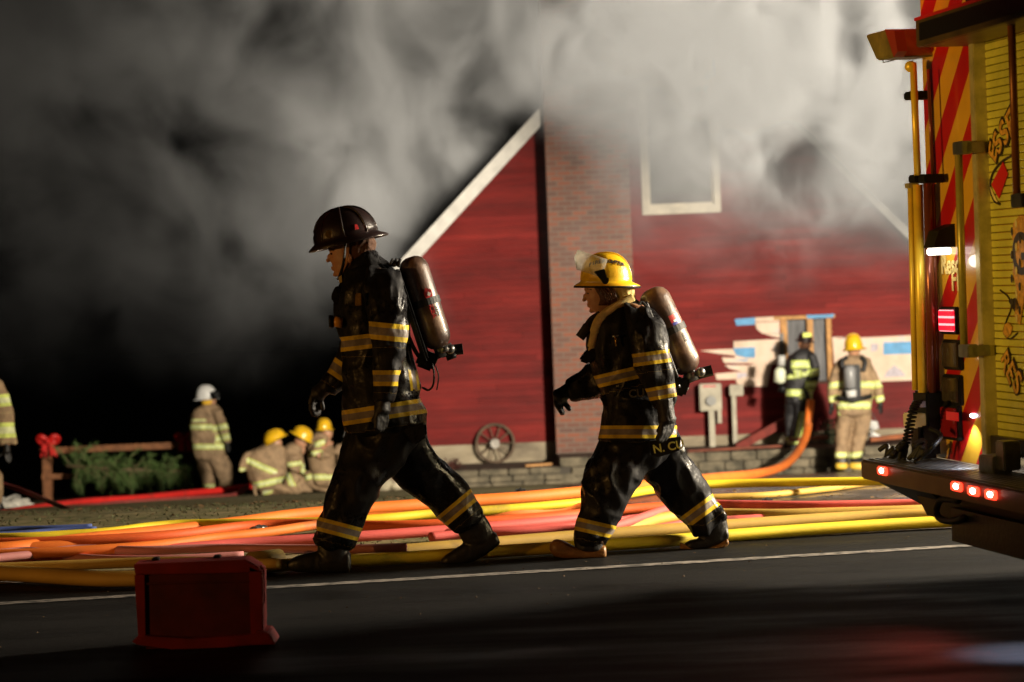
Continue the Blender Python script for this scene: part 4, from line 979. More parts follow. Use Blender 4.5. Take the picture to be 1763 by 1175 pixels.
# ------------------------------------------------------------------ the tall firefighter in black
def J(parent, name, lofts, Yc, m, voxel, **k):
    mb = MB()
    for st in lofts: loft_into(mb, st, Yc, k.get('exp', 2.4))
    k.pop('exp', None); return solid(mb, name, m, voxel, parent, **k)
MY = 13.45
man = empty('person', (at(660, 985, MY).x, MY, 0), 'tall walking firefighter in wet black gear and black leather helmet, head bowed', 'person', 'firefighters walking along the road')
jk = [[(603, 452, 650, 432, .10, 0), (590, 476, 668, 450, .145, 0), (580, 498, 684, 468, .20, 0), (573, 525, 697, 495, .20, 0), (576, 552, 703, 530, .19, 0), (584, 582, 707, 570, .18, 0), (589, 620, 712, 612, .175, 0), (590, 660, 723, 650, .185, 0), (590, 700, 731, 692, .195, 0), (591, 733, 735, 722, .205, 0), (590, 742, 733, 738, .205, 0)],
      [(628, 462, 690, 470, .10, -.13), (622, 490, 700, 497, .105, -.19), (626, 525, 704, 530, .10, -.22), (633, 560, 705, 565, .092, -.235), (637, 598, 700, 604, .085, -.24), (641, 632, 690, 638, .078, -.24), (643, 662, 685, 666, .068, -.24), (642, 688, 680, 690, .06, -.24)],
      [(600, 540, 640, 500, .09, .16), (588, 585, 632, 600, .09, .20), (574, 618, 612, 645, .08, .21), (558, 642, 590, 672, .068, .20), (548, 652, 578, 684, .06, .19)]]
mb_b = [(670, 557, 667, 587, 600, 540, 715, 600, 0, MY - .12), (664, 638, 664, 665, 600, 625, 700, 678, 0, MY - .12),
        (611, 578, 614, 603, 570, 568, 722, 616, MY - .25, 99), (656, 697, 660, 723, 560, 672, 745, 745, 0, 99),
        (706, 662, 722, 660, 690, 636, 735, 692, 0, MY + .05), (590, 624, 574, 648, 540, 600, 625, 680, MY + .08, 99)]
J(man, 'jacket', [jk[0]], MY, mt_gear_black, .0085, bands=mb_b[2:5], wrinkle=.014, wscale=8, seed=1)
J(man, 'sleeve', [jk[1]], MY, mt_gear_black, .0075, bands=[q[:8] + (0, 99) for q in mb_b[:2]], wrinkle=.015, wscale=10, seed=33)
J(man, 'sleeve', [jk[2]], MY, mt_gear_black, .0085, bands=mb_b[5:], wrinkle=.012, wscale=10, seed=35)
collar = [[(582, 492, 655, 452, .115, 0), (584, 476, 652, 434, .11, 0), (592, 466, 646, 428, .10, 0)]]
J(man, 'collar', collar, MY, mt_gear_black, .007, wrinkle=.008, wscale=16, seed=4)
tr_ = [[(606, 705, 728, 708, .165, 0), (594, 742, 736, 742, .18, -.01), (585, 775, 715, 778, .145, -.05), (573, 805, 690, 808, .13, -.09), (566, 832, 664, 832, .118, -.11), (557, 860, 650, 862, .108, -.12), (549, 892, 630, 898, .10, -.12), (539, 918, 620, 924, .10, -.12), (540, 940, 612, 944, .09, -.12)],
       [(628, 712, 735, 712, .15, .02), (640, 750, 739, 752, .15, .05), (655, 788, 760, 790, .14, .08), (677, 824, 792, 818, .128, .11), (712, 857, 815, 846, .115, .12), (745, 884, 829, 868, .105, .12), (780, 920, 834, 884, .10, .12)]]
tb_b = [(583, 899, 577, 922, 530, 880, 640, 950, 0, MY), (781, 866, 796, 884, 730, 830, 850, 915, MY - .04, 99)]
J(man, 'trouser_leg', [tr_[0]], MY, mt_gear_black, .0085, bands=[tb_b[0][:8] + (0, 99)], wrinkle=.017, wscale=7.5, seed=7)
J(man, 'trouser_leg', [tr_[1]], MY, mt_gear_black, .0085, bands=[tb_b[1][:8] + (0, 99)], wrinkle=.015, wscale=7.5, seed=9)
J(man, 'boot', [[(546, 925, 600, 930, .062, -.12), (547, 950, 599, 952, .058, -.12), (552, 966, 599, 966, .055, -.12)], [(600, 948, 601, 986, .047, -.12), (575, 946, 575, 987, .05, -.12), (547, 949, 547, 987, .05, -.12), (522, 954, 521, 986, .052, -.12), (505, 960, 504, 984, .046, -.12), (495, 967, 496, 979, .03, -.12)]], MY, mt_rubber, .006, wrinkle=.002, wscale=25, flatz=.003)
J(man, 'boot', [[(784, 910, 832, 884, .06, .12), (794, 930, 846, 905, .056, .12), (804, 942, 852, 924, .052, .12)], [(850, 916, 860, 938, .045, .12), (828, 922, 842, 952, .048, .12), (803, 932, 815, 968, .05, .12), (782, 946, 790, 976, .05, .12), (768, 955, 770, 976, .045, .12), (761, 961, 762, 972, .03, .12)]], MY, mt_rubber, .006, wrinkle=.002, wscale=25, flatz=.003)
hand(man, (660, 688), (657, 712), (655, 740), (643, 724), MY - .24, mt_glove, fat=1.15)
hand(man, (563, 664), (543, 683), (539, 711), (556, 703), MY + .19, mt_glove, curl=.008, fat=1.2)
# flap, torch, pocket and other bits on the jacket
fl = MB().prism([at(px, py, MY - .1) for px, py in ((578, 492), (592, 500), (590, 526), (571, 519), (570, 508))], (0, .16, 0)).build('collar_flap', mt_gear_black, man, bevel=.006)
tq = at(583, 553, MY - .13); tcase = MB().tube([tq + Vector((.02, 0, -.01)), tq + Vector((-.03, 0, .0))], .028, 16).build('torch', mat('amber_torch', (.70, .33, .03), .35), man, True)
MB().tube([tq + Vector((-.028, 0, 0)), tq + Vector((-.05, 0, .0))], .033, 16).build('torch_head', mt_black, tcase, True)
MB().prism([at(px, py, MY - .31) for px, py in ((612, 506), (621, 505), (623, 526), (611, 527))], (0, .02, 0)).build('pocket_tab', mat('dull_brass', (.30, .17, .03), .4, wear=(30, .6)), man, bevel=.003)
MB().prism([at(px, py, MY - .20) for px, py in ((692, 738), (712, 732), (733, 728), (735, 752), (722, 762), (712, 768), (700, 752))], (0, .10, 0)).build('rear_pocket', mt_gear_black, man, bevel=.012)
# head and body in one surface
def head(parent, prof, Yc, m, body_lofts, hw=.074, vox=.0042, nose=None, lips=None, ear=None, chinstrap=None):
    mb = MB(); st = []
    for (fx, fy, bx, by, h_) in prof: st.append((fx, fy, bx, by, h_, 0))
    loft_into(mb, st, Yc, 2.15)
    for q, r_ in nose: mb.sphere(at(*q, Yc), r_, 12, 8)
    for s_ in (-1, 1):
        if ear: mb.sphere(at(*ear, Yc) + Vector((0, s_ * (hw + .004), 0)), (.014, .008, .026), 12, 8)
    for st in body_lofts: loft_into(mb, st, Yc, 2.2, .58)
    return solid(mb, 'body', m, vox, parent, smooth=1)
prof = [(570, 412, 630, 402, .064), (567, 424, 634, 412, .071), (566.5, 430, 634, 420, .072), (567.5, 437, 634, 430, .070), (568.5, 443, 634, 438, .068), (569, 450, 636, 447, .067), (572, 456, 632, 456, .064), (573, 462, 626, 464, .060), (574.5, 468, 622, 470, .054), (578, 474, 622, 478, .046), (588, 480, 630, 486, .052), (592, 494, 640, 500, .06)]
nose = [((566.5, 443), (.011, .012, .016)), ((564.5, 449), (.011, .0125, .011)), ((572, 460.5), (.008, .020, .0045)), ((573, 464.5), (.0085, .018, .005)), ((578, 473), (.016, .02, .012)), ((567.5, 430), (.009, .034, .006))]
head(man, prof, MY, mt_skin, [tr_[0][:-1], tr_[1], jk[0][1:], jk[1], jk[2]], nose=nose, ear=(604, 446))
for s_ in (-1, 1):
    MB().sphere(at(572, 437.5, MY) + Vector((.001, s_ * .031, 0)), (.0105, .011, .006), 10, 7).build('eye', mt_eye, man, True)
    MB().tube([at(568.5, 432, MY) + Vector((0, s_ * .018, 0)), at(570, 430.5, MY) + Vector((0, s_ * .034, 0)), at(575, 432, MY) + Vector((.004, s_ * .052, 0))], .003, 6).build('eyebrow', mt_hair, man, True)
MB().tube([at(574, 462.8, MY) + Vector((.004, -.02, 0)), at(572.5, 462.3, MY), at(574, 462.8, MY) + Vector((.004, .02, 0))], .003, 6).build('lips', mt_lip, man, True)
J(man, 'hood', [[(590, 408, 643, 402, .082, 0), (591, 424, 648, 418, .084, 0), (592, 440, 645, 434, .080, 0), (590, 456, 640, 452, .074, 0), (586, 470, 642, 470, .078, 0), (585, 490, 650, 484, .088, 0)], [(578, 410, 600, 405, .083, 0), (582, 420, 600, 420, .083, 0)]], MY, mt_hood, .006, wrinkle=.006, wscale=22, seed=2)
MB().tube(spline([at(595, 404, MY - .092), at(594, 430, MY - .096), at(591, 455, MY - .085), at(585, 476, MY - .05), at(583, 481, MY)]), .010, 8, .5).build('chin_strap', mt_strap, man, True)
MB().prism([at(px, py, MY - .09) for px, py in ((583, 478), (588, 474), (589, 486), (584, 488))], (0, .05, 0)).build('zip_tab', mt_hood_y, man)
hm, hi_ = helmet(man, (533, 433), (667, 402), (592, 357), mt_h_black, depth=.128, traditional=True, Y=MY, dome_in=(.085, .115), hw=.165)
# badge, coloured tabs on the helmet
c0, ux, uz = hi_['dc'], hi_['ux'], hi_['uz']
MB().tube([c0 + ux * .075 + Vector((0, -.108, 0)) + uz * .06, c0 + ux * .075 + Vector((0, -.116, 0)) + uz * .06], .022, 8).build('helmet_badge', mat('tarnished_badge', (.30, .20, .05), .3, wear=(50, .6), metal=.6), hm)
MB().prism([c0 - ux * .062 + Vector((0, -.122, 0)) + uz * .052, c0 - ux * .082 + Vector((0, -.114, 0)) + uz * .052, c0 - ux * .078 + Vector((0, -.108, 0)) + uz * .078, c0 - ux * .066 + Vector((0, -.112, 0)) + uz * .080], (0, -.006, 0)).build('helmet_tab', mt_sticker_r, hm)
MB().prism([c0 + ux * .135 + Vector((0, -.02, 0)) + uz * .03, c0 + ux * .135 + Vector((0, .02, 0)) + uz * .03, c0 + ux * .12 + Vector((0, .022, 0)) + uz * .11, c0 + ux * .125 + Vector((0, 0, 0)) + uz * .135, c0 + ux * .12 + Vector((0, -.022, 0)) + uz * .11], ux * .008).build('front_shield', mt_h_black, hm)
# air pack
ap, a, b, ax, n_, L = air_pack(man, (706, 443), (757, 600), .079, MY, .50)
P0 = a + ax * L * .40
MB().prism([P0 + Vector((.02, -.078, .03)), P0 + Vector((.052, -.068, .02)), P0 + Vector((.058, -.062, -.02)), P0 + Vector((.024, -.076, -.03)), P0 + Vector((.012, -.079, 0))], (0, -.004, 0)).build('red_emblem', mt_sticker_r, ap)
MB().prism([P0 + Vector((.034, -.078, .01)), P0 + Vector((.05, -.074, .002)), P0 + Vector((.045, -.076, -.014)), P0 + Vector((.032, -.080, -.01))], (0, -.003, 0)).build('pale_emblem', mt_sticker_w, ap)
def tank_text(txt, f, size, m, side=.9):
    p = a + ax * L * f; o_ = n_ * (.079 * math.sin(side)) + Vector((0, -1, 0)) * .079 * math.cos(side)
    zc = o_.normalized(); xc = ax; yc = zc.cross(xc)
    mm = Matrix((xc, yc, zc)).transposed().to_4x4(); mm.translation = p + o_ * 1.02; text(txt, size, m, mm, ap, 'cylinder_lettering', .001)
tank_text('SCBA', .60, .035, mt_sticker_r, .35); tank_text('4500', .62, .028, mt_ink, .62)
def valve_cluster(ap, b, ax, n_, s=1.0, seed=3):
    rnd = random.Random(seed); hb = b + ax * .03
    MB().tube([hb, hb + n_ * .085 * s - ax * -.01], .022, 14).build('valve_body', mt_black, ap, True)
    MB().tube([hb + n_ * .06, hb + n_ * .115 + ax * .01], .03, 10).build('valve_knob', mt_rubber, ap, False)
    MB().sphere(hb + n_ * .05 - Vector((0, .035, -.01)), .026).build('pressure_gauge', mt_steel, ap, True)
    MB().tube(spline([hb - n_ * .02, hb - n_ * .07 + ax * .04, hb - n_ * .12 - ax * .03, hb - n_ * .14 - ax * .18, hb - n_ * .15 - ax * .38]), .011, 8).build('air_line', mt_rubber, ap, True)
    MB().box((-.05, -.06, -.045), (.05, .05, .05), Matrix.Translation(hb - n_ * .085 + ax * .01) @ Matrix.Rotation(.4, 4, 'Y')).build('regulator', mt_black, ap, bevel=.014)
    for k in range(5):
        q = hb + Vector((rnd.uniform(-.09, .05), rnd.uniform(-.09, .02), rnd.uniform(-.05, .06)))
        MB().tube([q, q + Vector((rnd.uniform(-.03, .05), rnd.uniform(-.02, .02), rnd.uniform(-.05, .03)))], rnd.uniform(.009, .02), 9).build('fitting', mt_black if k % 2 else mt_steel, ap, True)
valve_cluster(ap, b, ax, n_)
MB().tube(spline([at(742, 620, MY - .05), at(747, 640, MY - .05), at(746, 662, MY - .05), at(738, 672, MY - .05), at(728, 668, MY)]), .009, 7, .6).build('hanging_strap', mt_strap, ap, True)
MB().tube(spline([at(750, 630, MY - .07), at(755, 648, MY - .07), at(752, 672, MY - .07)]), .004, 6).build('loose_cord', mt_strap, ap, True)
crm = MB()
for k in range(7): crm.tube([at(672 + k * 2.4, 456 + k * .6, MY - .10 + .02 * (k % 3)), at(676 + k * 2.2, 447 + (k % 3) * 3, MY - .08 + .02 * (k % 2))], .009, 7)
crm.build('strap_padding', mt_strap, ap, True)
rebase(man)

# ------------------------------------------------------------------ the shorter firefighter with the yellow helmet
WY = 13.72
wom = empty('person', (at(1100, 965, WY).x, WY, 0), 'shorter walking firefighter in black gear with a yellow helmet and raised clear visor', 'person', 'firefighters walking along the road')
jk2 = [[(1046, 528, 1090, 512, .10, 0), (1028, 545, 1106, 522, .15, 0), (1014, 565, 1122, 540, .185, 0), (1010, 592, 1134, 568, .185, 0), (1014, 622, 1142, 603, .18, 0), (1024, 652, 1149, 640, .175, 0), (1036, 688, 1154, 685, .18, 0), (1034, 722, 1163, 720, .195, 0), (1030, 750, 1168, 748, .205, 0), (1029, 758, 1166, 758, .2, 0)],
       [(1072, 522, 1122, 530, .09, -.12), (1074, 550, 1142, 552, .10, -.18), (1080, 580, 1150, 578, .095, -.215), (1087, 612, 1154, 606, .088, -.23), (1095, 642, 1161, 636, .08, -.235), (1112, 670, 1164, 664, .07, -.235), (1120, 690, 1166, 688, .062, -.235), (1126, 704, 1164, 704, .056, -.235)],
       [(1058, 600, 1066, 668, .09, .16), (1030, 612, 1042, 682, .09, .18), (1006, 630, 1016, 688, .078, .19), (986, 646, 996, 692, .066, .19), (974, 656, 984, 694, .058, .19)]]
wb = [(1118, 606, 1121, 628, 1070, 590, 1170, 648, 0, WY - .12), (1137, 665, 1141, 687, 1095, 650, 1180, 702, 0, WY - .12),
      (1060, 639, 1065, 660, 1018, 620, 1112, 680, WY - .25, WY + .12), (1080, 733, 1080, 755, 1015, 722, 1175, 762, 0, 99), (1127, 690, 1135, 690, 1122, 560, 1160, 606, WY - .1, 99)]
J(wom, 'jacket', [jk2[0]], WY, mt_gear_black, .0085, bands=wb[2:], wrinkle=.013, wscale=8.5, seed=11)
J(wom, 'sleeve', [jk2[1]], WY, mt_gear_black, .0075, bands=[q[:8] + (0, 99) for q in wb[:2]], wrinkle=.015, wscale=10, seed=41)
J(wom, 'sleeve', [jk2[2]], WY, mt_gear_black, .0085, wrinkle=.012, wscale=10, seed=43)
tr2 = [[(1044, 728, 1160, 730, .165, 0), (1032, 758, 1166, 760, .18, -.01), (1018, 785, 1148, 790, .15, -.05), (1006, 812, 1118, 816, .135, -.09), (1000, 838, 1098, 842, .12, -.11), (995, 864, 1082, 868, .108, -.12), (988, 892, 1066, 900, .10, -.12), (981, 914, 1053, 924, .10, -.12), (984, 934, 1044, 940, .09, -.12)],
       [(1062, 740, 1165, 740, .15, .03), (1075, 772, 1180, 772, .145, .06), (1096, 808, 1200, 804, .135, .09), (1122, 845, 1222, 838, .12, .11), (1148, 876, 1240, 864, .108, .12), (1172, 900, 1252, 882, .10, .12), (1196, 926, 1252, 892, .095, .12)]]
tb2 = [(1034, 900, 1029, 922, 970, 875, 1070, 945, 0, WY), (1216, 858, 1230, 877, 1150, 830, 1262, 905, WY - .04, 99)]
J(wom, 'trouser_leg', [tr2[0]], WY, mt_gear_black, .0085, bands=[tb2[0][:8] + (0, 99)], wrinkle=.017, wscale=8, seed=15)
J(wom, 'trouser_leg', [tr2[1]], WY, mt_gear_black, .0085, bands=[tb2[1][:8] + (0, 99)], wrinkle=.017, wscale=8, seed=19)
nb = J(wom, 'boot', [[(986, 925, 1040, 930, .058, -.12), (990, 945, 1038, 948, .054, -.12)]], WY, mt_rubber, .006, wrinkle=.002, wscale=25)
J(wom, 'boot', [[(1040, 938, 1041, 966, .045, -.12), (1014, 941, 1013, 967, .047, -.12), (988, 940, 986, 964, .049, -.12), (968, 930, 965, 961, .052, -.12), (955, 929, 953, 957, .046, -.12), (948, 935, 948, 950, .03, -.12)]], WY, mt_boot_tan, .006, wrinkle=.0015, wscale=25, flatz=.003)
fb = J(wom, 'boot', [[(1198, 916, 1250, 886, .058, .12), (1204, 930, 1254, 908, .052, .12), (1212, 940, 1253, 925, .048, .12)], [(1250, 906, 1253, 930, .042, .12), (1228, 914, 1236, 940, .046, .12), (1204, 926, 1208, 948, .049, .12), (1188, 930, 1188, 948, .046, .12), (1180, 934, 1180, 946, .03, .12)]], WY, mt_rubber, .006, wrinkle=.002, wscale=25)
J(wom, 'boot_sole', [[(1251, 926, 1254, 938, .044, .12), (1230, 938, 1236, 950, .048, .12), (1206, 944, 1206, 954, .051, .12), (1184, 938, 1184, 953, .046, .12), (1172, 934, 1173, 951, .034, .12)]], WY, mt_boot_tan, .006, flatz=.003)
hand(wom, (1146, 706), (1150, 730), (1146, 756), (1133, 742), WY - .25, mt_glove, curl=-.012, fat=1.3)
hand(wom, (978, 673), (957, 687), (968, 712), (980, 704), WY + .19, mt_glove, curl=-.004, fat=1.15)
# throat strap hanging off the collar, storm flap, keys, name patch
MB().tube(spline([at(1034, 541, WY - .08), at(1018, 552, WY - .09), at(1008, 568, WY - .10), at(998, 582, WY - .10)]), [.02] * 13 + [.026] * 12, 8, .4, (0, 1, 0)).build('collar_flap', mt_strap, wom, True)
MB().prism([at(px, py, WY - .12) for px, py in ((1004, 610), (1022, 592), (1030, 615), (1014, 628), (997, 622))], (0, .12, 0)).build('storm_flap', mt_gear_black, wom, bevel=.01)
MB().prism([at(px, py, WY - .1) for px, py in ((1032, 684), (1045, 680), (1050, 700), (1042, 702))], (0, .1, 0)).build('storm_flap', mt_gear_black, wom, bevel=.008)
MB().tube([at(1059, 579, WY - .205), at(1061, 597, WY - .205)], .005, 8).build('clip_pin', mat('brass_clip', (.6, .35, .08), .25, metal=.8), wom, True)
MB().tube([at(1054, 580, WY - .205), at(1066, 578, WY - .205)], .006, 8).build('clip_bar', mt_steel, wom, True)
fc = lambda px, py, Y, a=0: Matrix.Translation(at(px, py, Y)) @ Matrix.Rotation(R(90), 4, 'X') @ Matrix.Rotation(R(a), 4, 'Z')
mt_yl = mat('lime_lettering', (.75, .72, .15), .6, wear=(60, .3))
pt = MB().prism([at(px, py, WY - .215) for px, py in ((1118, 760), (1172, 752), (1170, 776), (1134, 788), (1121, 784))], (0, .03, 0)).build('name_patch', mt_gear_black, wom, bevel=.003)
text('N. CU', .062, mt_yl, fc(1151, 770, WY - .221, 8), pt, 'patch_lettering', .002)
text('CU', .06, mat('faded_lettering', (.10, .09, .06), .6), fc(1096, 678, WY - .186, 3), wom, 'jacket_lettering', .002)
prof = [(1008, 484, 1086, 486, .070), (1006, 494, 1087, 496, .075), (1006.5, 500, 1086, 504, .075), (1008, 505, 1084, 509, .073), (1007.5, 509, 1082, 514, .070), (1008.5, 514, 1078, 520, .067), (1011, 519, 1072, 525, .063), (1012, 524, 1066, 530, .060), (1014, 529, 1062, 535, .055), (1018, 535, 1060, 540, .048), (1026, 540, 1062, 546, .046), (1034, 556, 1074, 562, .056)]
nose = [((1007, 511), (.011, .012, .015)), ((1005.5, 517), (.0115, .012, .010)), ((1012.5, 524.5), (.008, .019, .0045)), ((1013.5, 528), (.0085, .017, .005)), ((1019, 535.5), (.016, .02, .012)), ((1008, 499), (.008, .034, .006))]
head(wom, prof, WY, mt_skin, [tr2[0][:-1], tr2[1], jk2[0][1:], jk2[1], jk2[2]], nose=nose, ear=(1046, 512))
for s_ in (-1, 1):
    MB().sphere(at(1013.5, 505.5, WY) + Vector((.001, s_ * .032, 0)), (.011, .010, .006), 10, 7).build('eye', mt_eye, wom, True)
    MB().tube([at(1009, 499.5, WY) + Vector((0, s_ * .018, 0)), at(1011.5, 497.5, WY) + Vector((0, s_ * .038, 0)), at(1017, 499, WY) + Vector((.004, s_ * .056, 0))], .0025, 6).build('eyebrow', mt_hair, wom, True)
MB().tube([at(1015, 526.5, WY) + Vector((.004, -.02, 0)), at(1013, 526, WY), at(1015, 526.5, WY) + Vector((.004, .02, 0))], .003, 6).build('lips', mt_lip, wom, True)
for s_ in (-1, 1):
    hr = MB()
    for k in range(26):
        yo = s_ * (.052 + .03 * random.random()); x0 = random.uniform(1022, 1052)
        hr.tube(spline([at(x0, 494, WY + yo), at(x0 + 6, 503, WY + s_ * (.080 + .006 * random.random())), at(x0 + 8 + random.uniform(-3, 6), 515, WY + s_ * .083), at(x0 + random.uniform(4, 16), 526, WY + s_ * .075)], 4), .004, 5)
    hr.build('hair', mt_hair, wom, True)
J(wom, 'hood', [[(1040, 494, 1092, 492, .082, 0), (1047, 508, 1093, 504, .084, 0), (1052, 520, 1094, 514, .085, 0), (1042, 534, 1094, 524, .095, 0), (1032, 550, 1090, 540, .11, 0)]], WY, mt_hood_y, .006, wrinkle=.007, wscale=22, seed=22)
# open yellow liner edge running down the chest
MB().tube(spline([at(1090, 512, WY - .10), at(1068, 524, WY - .125), at(1044, 538, WY - .13), at(1030, 554, WY - .135), at(1023, 574, WY - .13), at(1018, 596, WY - .12), at(1014, 606, WY - .10)]), [.022] * 20 + [.026] * 12 + [.020] * 10 + [.01] * 7, 10, .7, (0, 1, 0)).build('collar_liner', mt_hood_y, wom, True)
hw_, wi = helmet(wom, (989, 493), (1102, 493), (1043, 436), mt_h_yellow, depth=.122, Y=WY, dome_in=(.10, .135), ribs=True, hw=.15)
# lettering around the crown
lt = []
word = 'FIREFIGHTER'
def crown_pt(u):
    ph = math.pi * 1.5 - u * .17; el = R(43) - .006 * u * u
    n0 = (wi['ux'] * math.cos(ph) * wi['dl'] + Vector((0, 1, 0)) * math.sin(ph) * wi['dw']) * math.cos(el) ** .82
    return wi['dc'] + n0 + wi['uz'] * (.03 + (wi['h'] - .03) * math.sin(el)), (n0.normalized() * math.cos(el) + wi['uz'] * math.sin(el)).normalized()
for i, ch_ in enumerate(word):
    u = (i - 5) * 1.0; pos, nn = crown_pt(u); xc = (crown_pt(u + .1)[0] - crown_pt(u - .1)[0]).normalized()
    yc = nn.cross(xc).normalized(); xc = yc.cross(nn).normalized()
    mm = Matrix((xc, yc, nn)).transposed().to_4x4(); mm.translation = pos + nn * .003
    lt.append(text(ch_, .034, mt_ink, mm, hw_, 'helmet_lettering', .0012))
# clear visor lifted over the crown, with its black bracket
vm = M('scratched_clear_visor', (.75, .72, .60), .25); vm.b.inputs['Transmission Weight'].default_value = .55; vm.b.inputs['IOR'].default_value = 1.1; vm.b.inputs['Alpha'].default_value = .5
vm.wear(40, .4); vm.bump(vm.noise(90, 4), .003, .8)
def vp(px, py, yo): return at(px, py, WY + yo)
arcs = []
for k in range(13):
    t = math.pi * (k / 12 - .5); s_, c2 = math.sin(t), math.cos(t)          # across the helmet, front bulge
    yo = s_ * .125
    top = (1042 - 38 * c2, 446 - 15 * c2); bot = (1036 - 46 * c2, 472 - 12 * c2) 
    low = (1030 - 32 * c2, 474 - 8 * c2)
    arcs.append([vp(1046 - 52 * c2, 447 - 17 * c2, yo), vp(1042 - 54 * c2, 460 - 16 * c2, yo * 1.05), vp(1034 - 42 * c2, 478 - 14 * c2, yo * 1.08)])
vb = MB(); fl_ = [p for a_ in arcs for p in a_]
vb.add(fl_, [(i * 3 + j, (i + 1) * 3 + j, (i + 1) * 3 + j + 1, i * 3 + j + 1) for i in range(12) for j in range(2)])
vs_ = vb.build('visor', vm.m, hw_, True); so = vs_.modifiers.new('t', 'SOLIDIFY'); so.thickness = .003
for s_ in (-1, 1):
    MB().prism([at(px, py, WY + s_ * .135) for px, py in ((1022, 468), (1041, 463), (1043, 474), (1049, 482), (1046, 489), (1039, 490), (1034, 482))], (0, s_ * .014, 0)).build('visor_bracket', mt_black, vs_, bevel=.004)
# air pack
ap, a, b, ax, n_, L = air_pack(wom, (1119, 498), (1187, 642), .086, WY, .50)
P0 = a + ax * L * .42; fr_ = -Vector((0, 1, 0))
def onT(f, ang, k=1.01): return a + ax * L * f + (n_ * math.sin(ang) + fr_ * math.cos(ang)) * .086 * k
def tpatch(pts, m, nm, k=1.015):
    # a small label bent over the cylinder, subdivided along the bend
    (f0, a0), (f1, a1) = pts; mb = MB(); vs = []
    for i in range(9):
        g = a0 + (a1 - a0) * i / 8; vs += [onT(f0, g, k), onT(f1, g, k)]
    mb.add(vs, [(2 * i, 2 * i + 1, 2 * i + 3, 2 * i + 2) for i in range(8)]); mb.build(nm, m, ap)
tpatch(((.345, .25), (.465, 1.15)), mt_sticker_r, 'red_emblem'); tpatch(((.405, .45), (.455, .95)), mt_sticker_w, 'pale_emblem', 1.03); tpatch(((.43, .30), (.465, .7)), mt_sticker_b, 'blue_emblem', 1.035)
tpatch(((.82, .75), (.875, 1.1)), mat('gold_tag', (.75, .60, .2), .4), 'gold_tag'); tpatch(((.30, .95), (.325, 1.2)), mt_sticker_r, 'red_dot')
def tank_text2(txt, f, size, m, side):
    o_ = n_ * math.sin(side) + fr_ * math.cos(side); zc = o_.normalized(); xc = ax; yc = zc.cross(xc)
    mm = Matrix((xc, yc, zc)).transposed().to_4x4(); mm.translation = a + ax * L * f + o_ * .0875; text(txt, size, m, mm, ap, 'cylinder_lettering', .001)
tank_text2('4500', .62, .026, mt_ink, .7)
valve_cluster(ap, b, ax, n_, 1.0, 8)
MB().tube(spline([at(1112, 520, WY - .12), at(1128, 560, WY - .14), at(1147, 600, WY - .14), at(1166, 650, WY - .10)]), .010, 8).build('shoulder_hose', mt_rubber, ap, True)
MB().tube(spline([at(1104, 520, WY - .13), at(1092, 534, WY - .19), at(1086, 546, WY - .22)]), .010, 8, .5).build('shoulder_strap', mt_strap, ap, True)
MB().tube(spline([at(1106, 520, WY - .13), at(1116, 532, WY - .19), at(1124, 548, WY - .22)]), .010, 8, .5).build('shoulder_strap', mt_strap, ap, True)
rebase(wom)

# ------------------------------------------------------------------ background firefighters
def bgman(label, base, Yc, jacket, trousers, jb, tb, mj, hel=None, extra=None, boots=(), hands=(), headp=None, vox=.017, group='firefighters working at the house and on the lawn', hood=None):
    r = empty('person', (at(base[0], base[1], Yc).x, Yc, at(base[0], base[1], Yc).z), label, 'person', group)
    if jacket: J(r, 'jacket', jacket, Yc, mj, vox, bands=jb, wrinkle=.012, wscale=6, seed=base[0])
    if trousers: J(r, 'trousers', trousers, Yc, mj, vox, bands=tb, wrinkle=.014, wscale=6, seed=base[1])
    lf = [l[1:] if len(l) > 3 else l for l in (jacket or []) + (trousers or [])]
    if headp:
        cx, cy, s = headp                     # head centre (photo), radius in m
        mb = MB(); c_ = at(cx, cy, Yc); mb.sphere(c_, (s, s * .82, s * 1.2), 16, 12); mb.sphere(c_ + Vector((0, 0, -s * 1.35)), (s * .62, s * .6, s * .7), 12, 8)
        for st in lf: loft_into(mb, st, Yc, 2.2, .62)
        solid(mb, 'body', mt_skin, .014, r, smooth=1)
    for k, st in enumerate(boots): J(r, 'boot', [st], Yc, mt_rubber if k < 20 else mt_rubber, .013)
    for (w_, k_, t_, th_, yo, m_) in hands:
        hand(r, w_, k_, t_, th_, Yc + yo, m_, vox=.008)
    if hood: 
        for st in hood[0]: J(r, 'hood', [st], Yc, hood[1], .014)
    if hel:
        bf, bb, top, m_, dep, hw2 = hel; helmet(r, bf, bb, top, m_, depth=dep, Y=Yc, hw=hw2, dome_in=(.10, .14))
    return r
A = lambda x0, y0, x1, y1, *box: (x0, y0, x1, y1, *box, 0, 999)
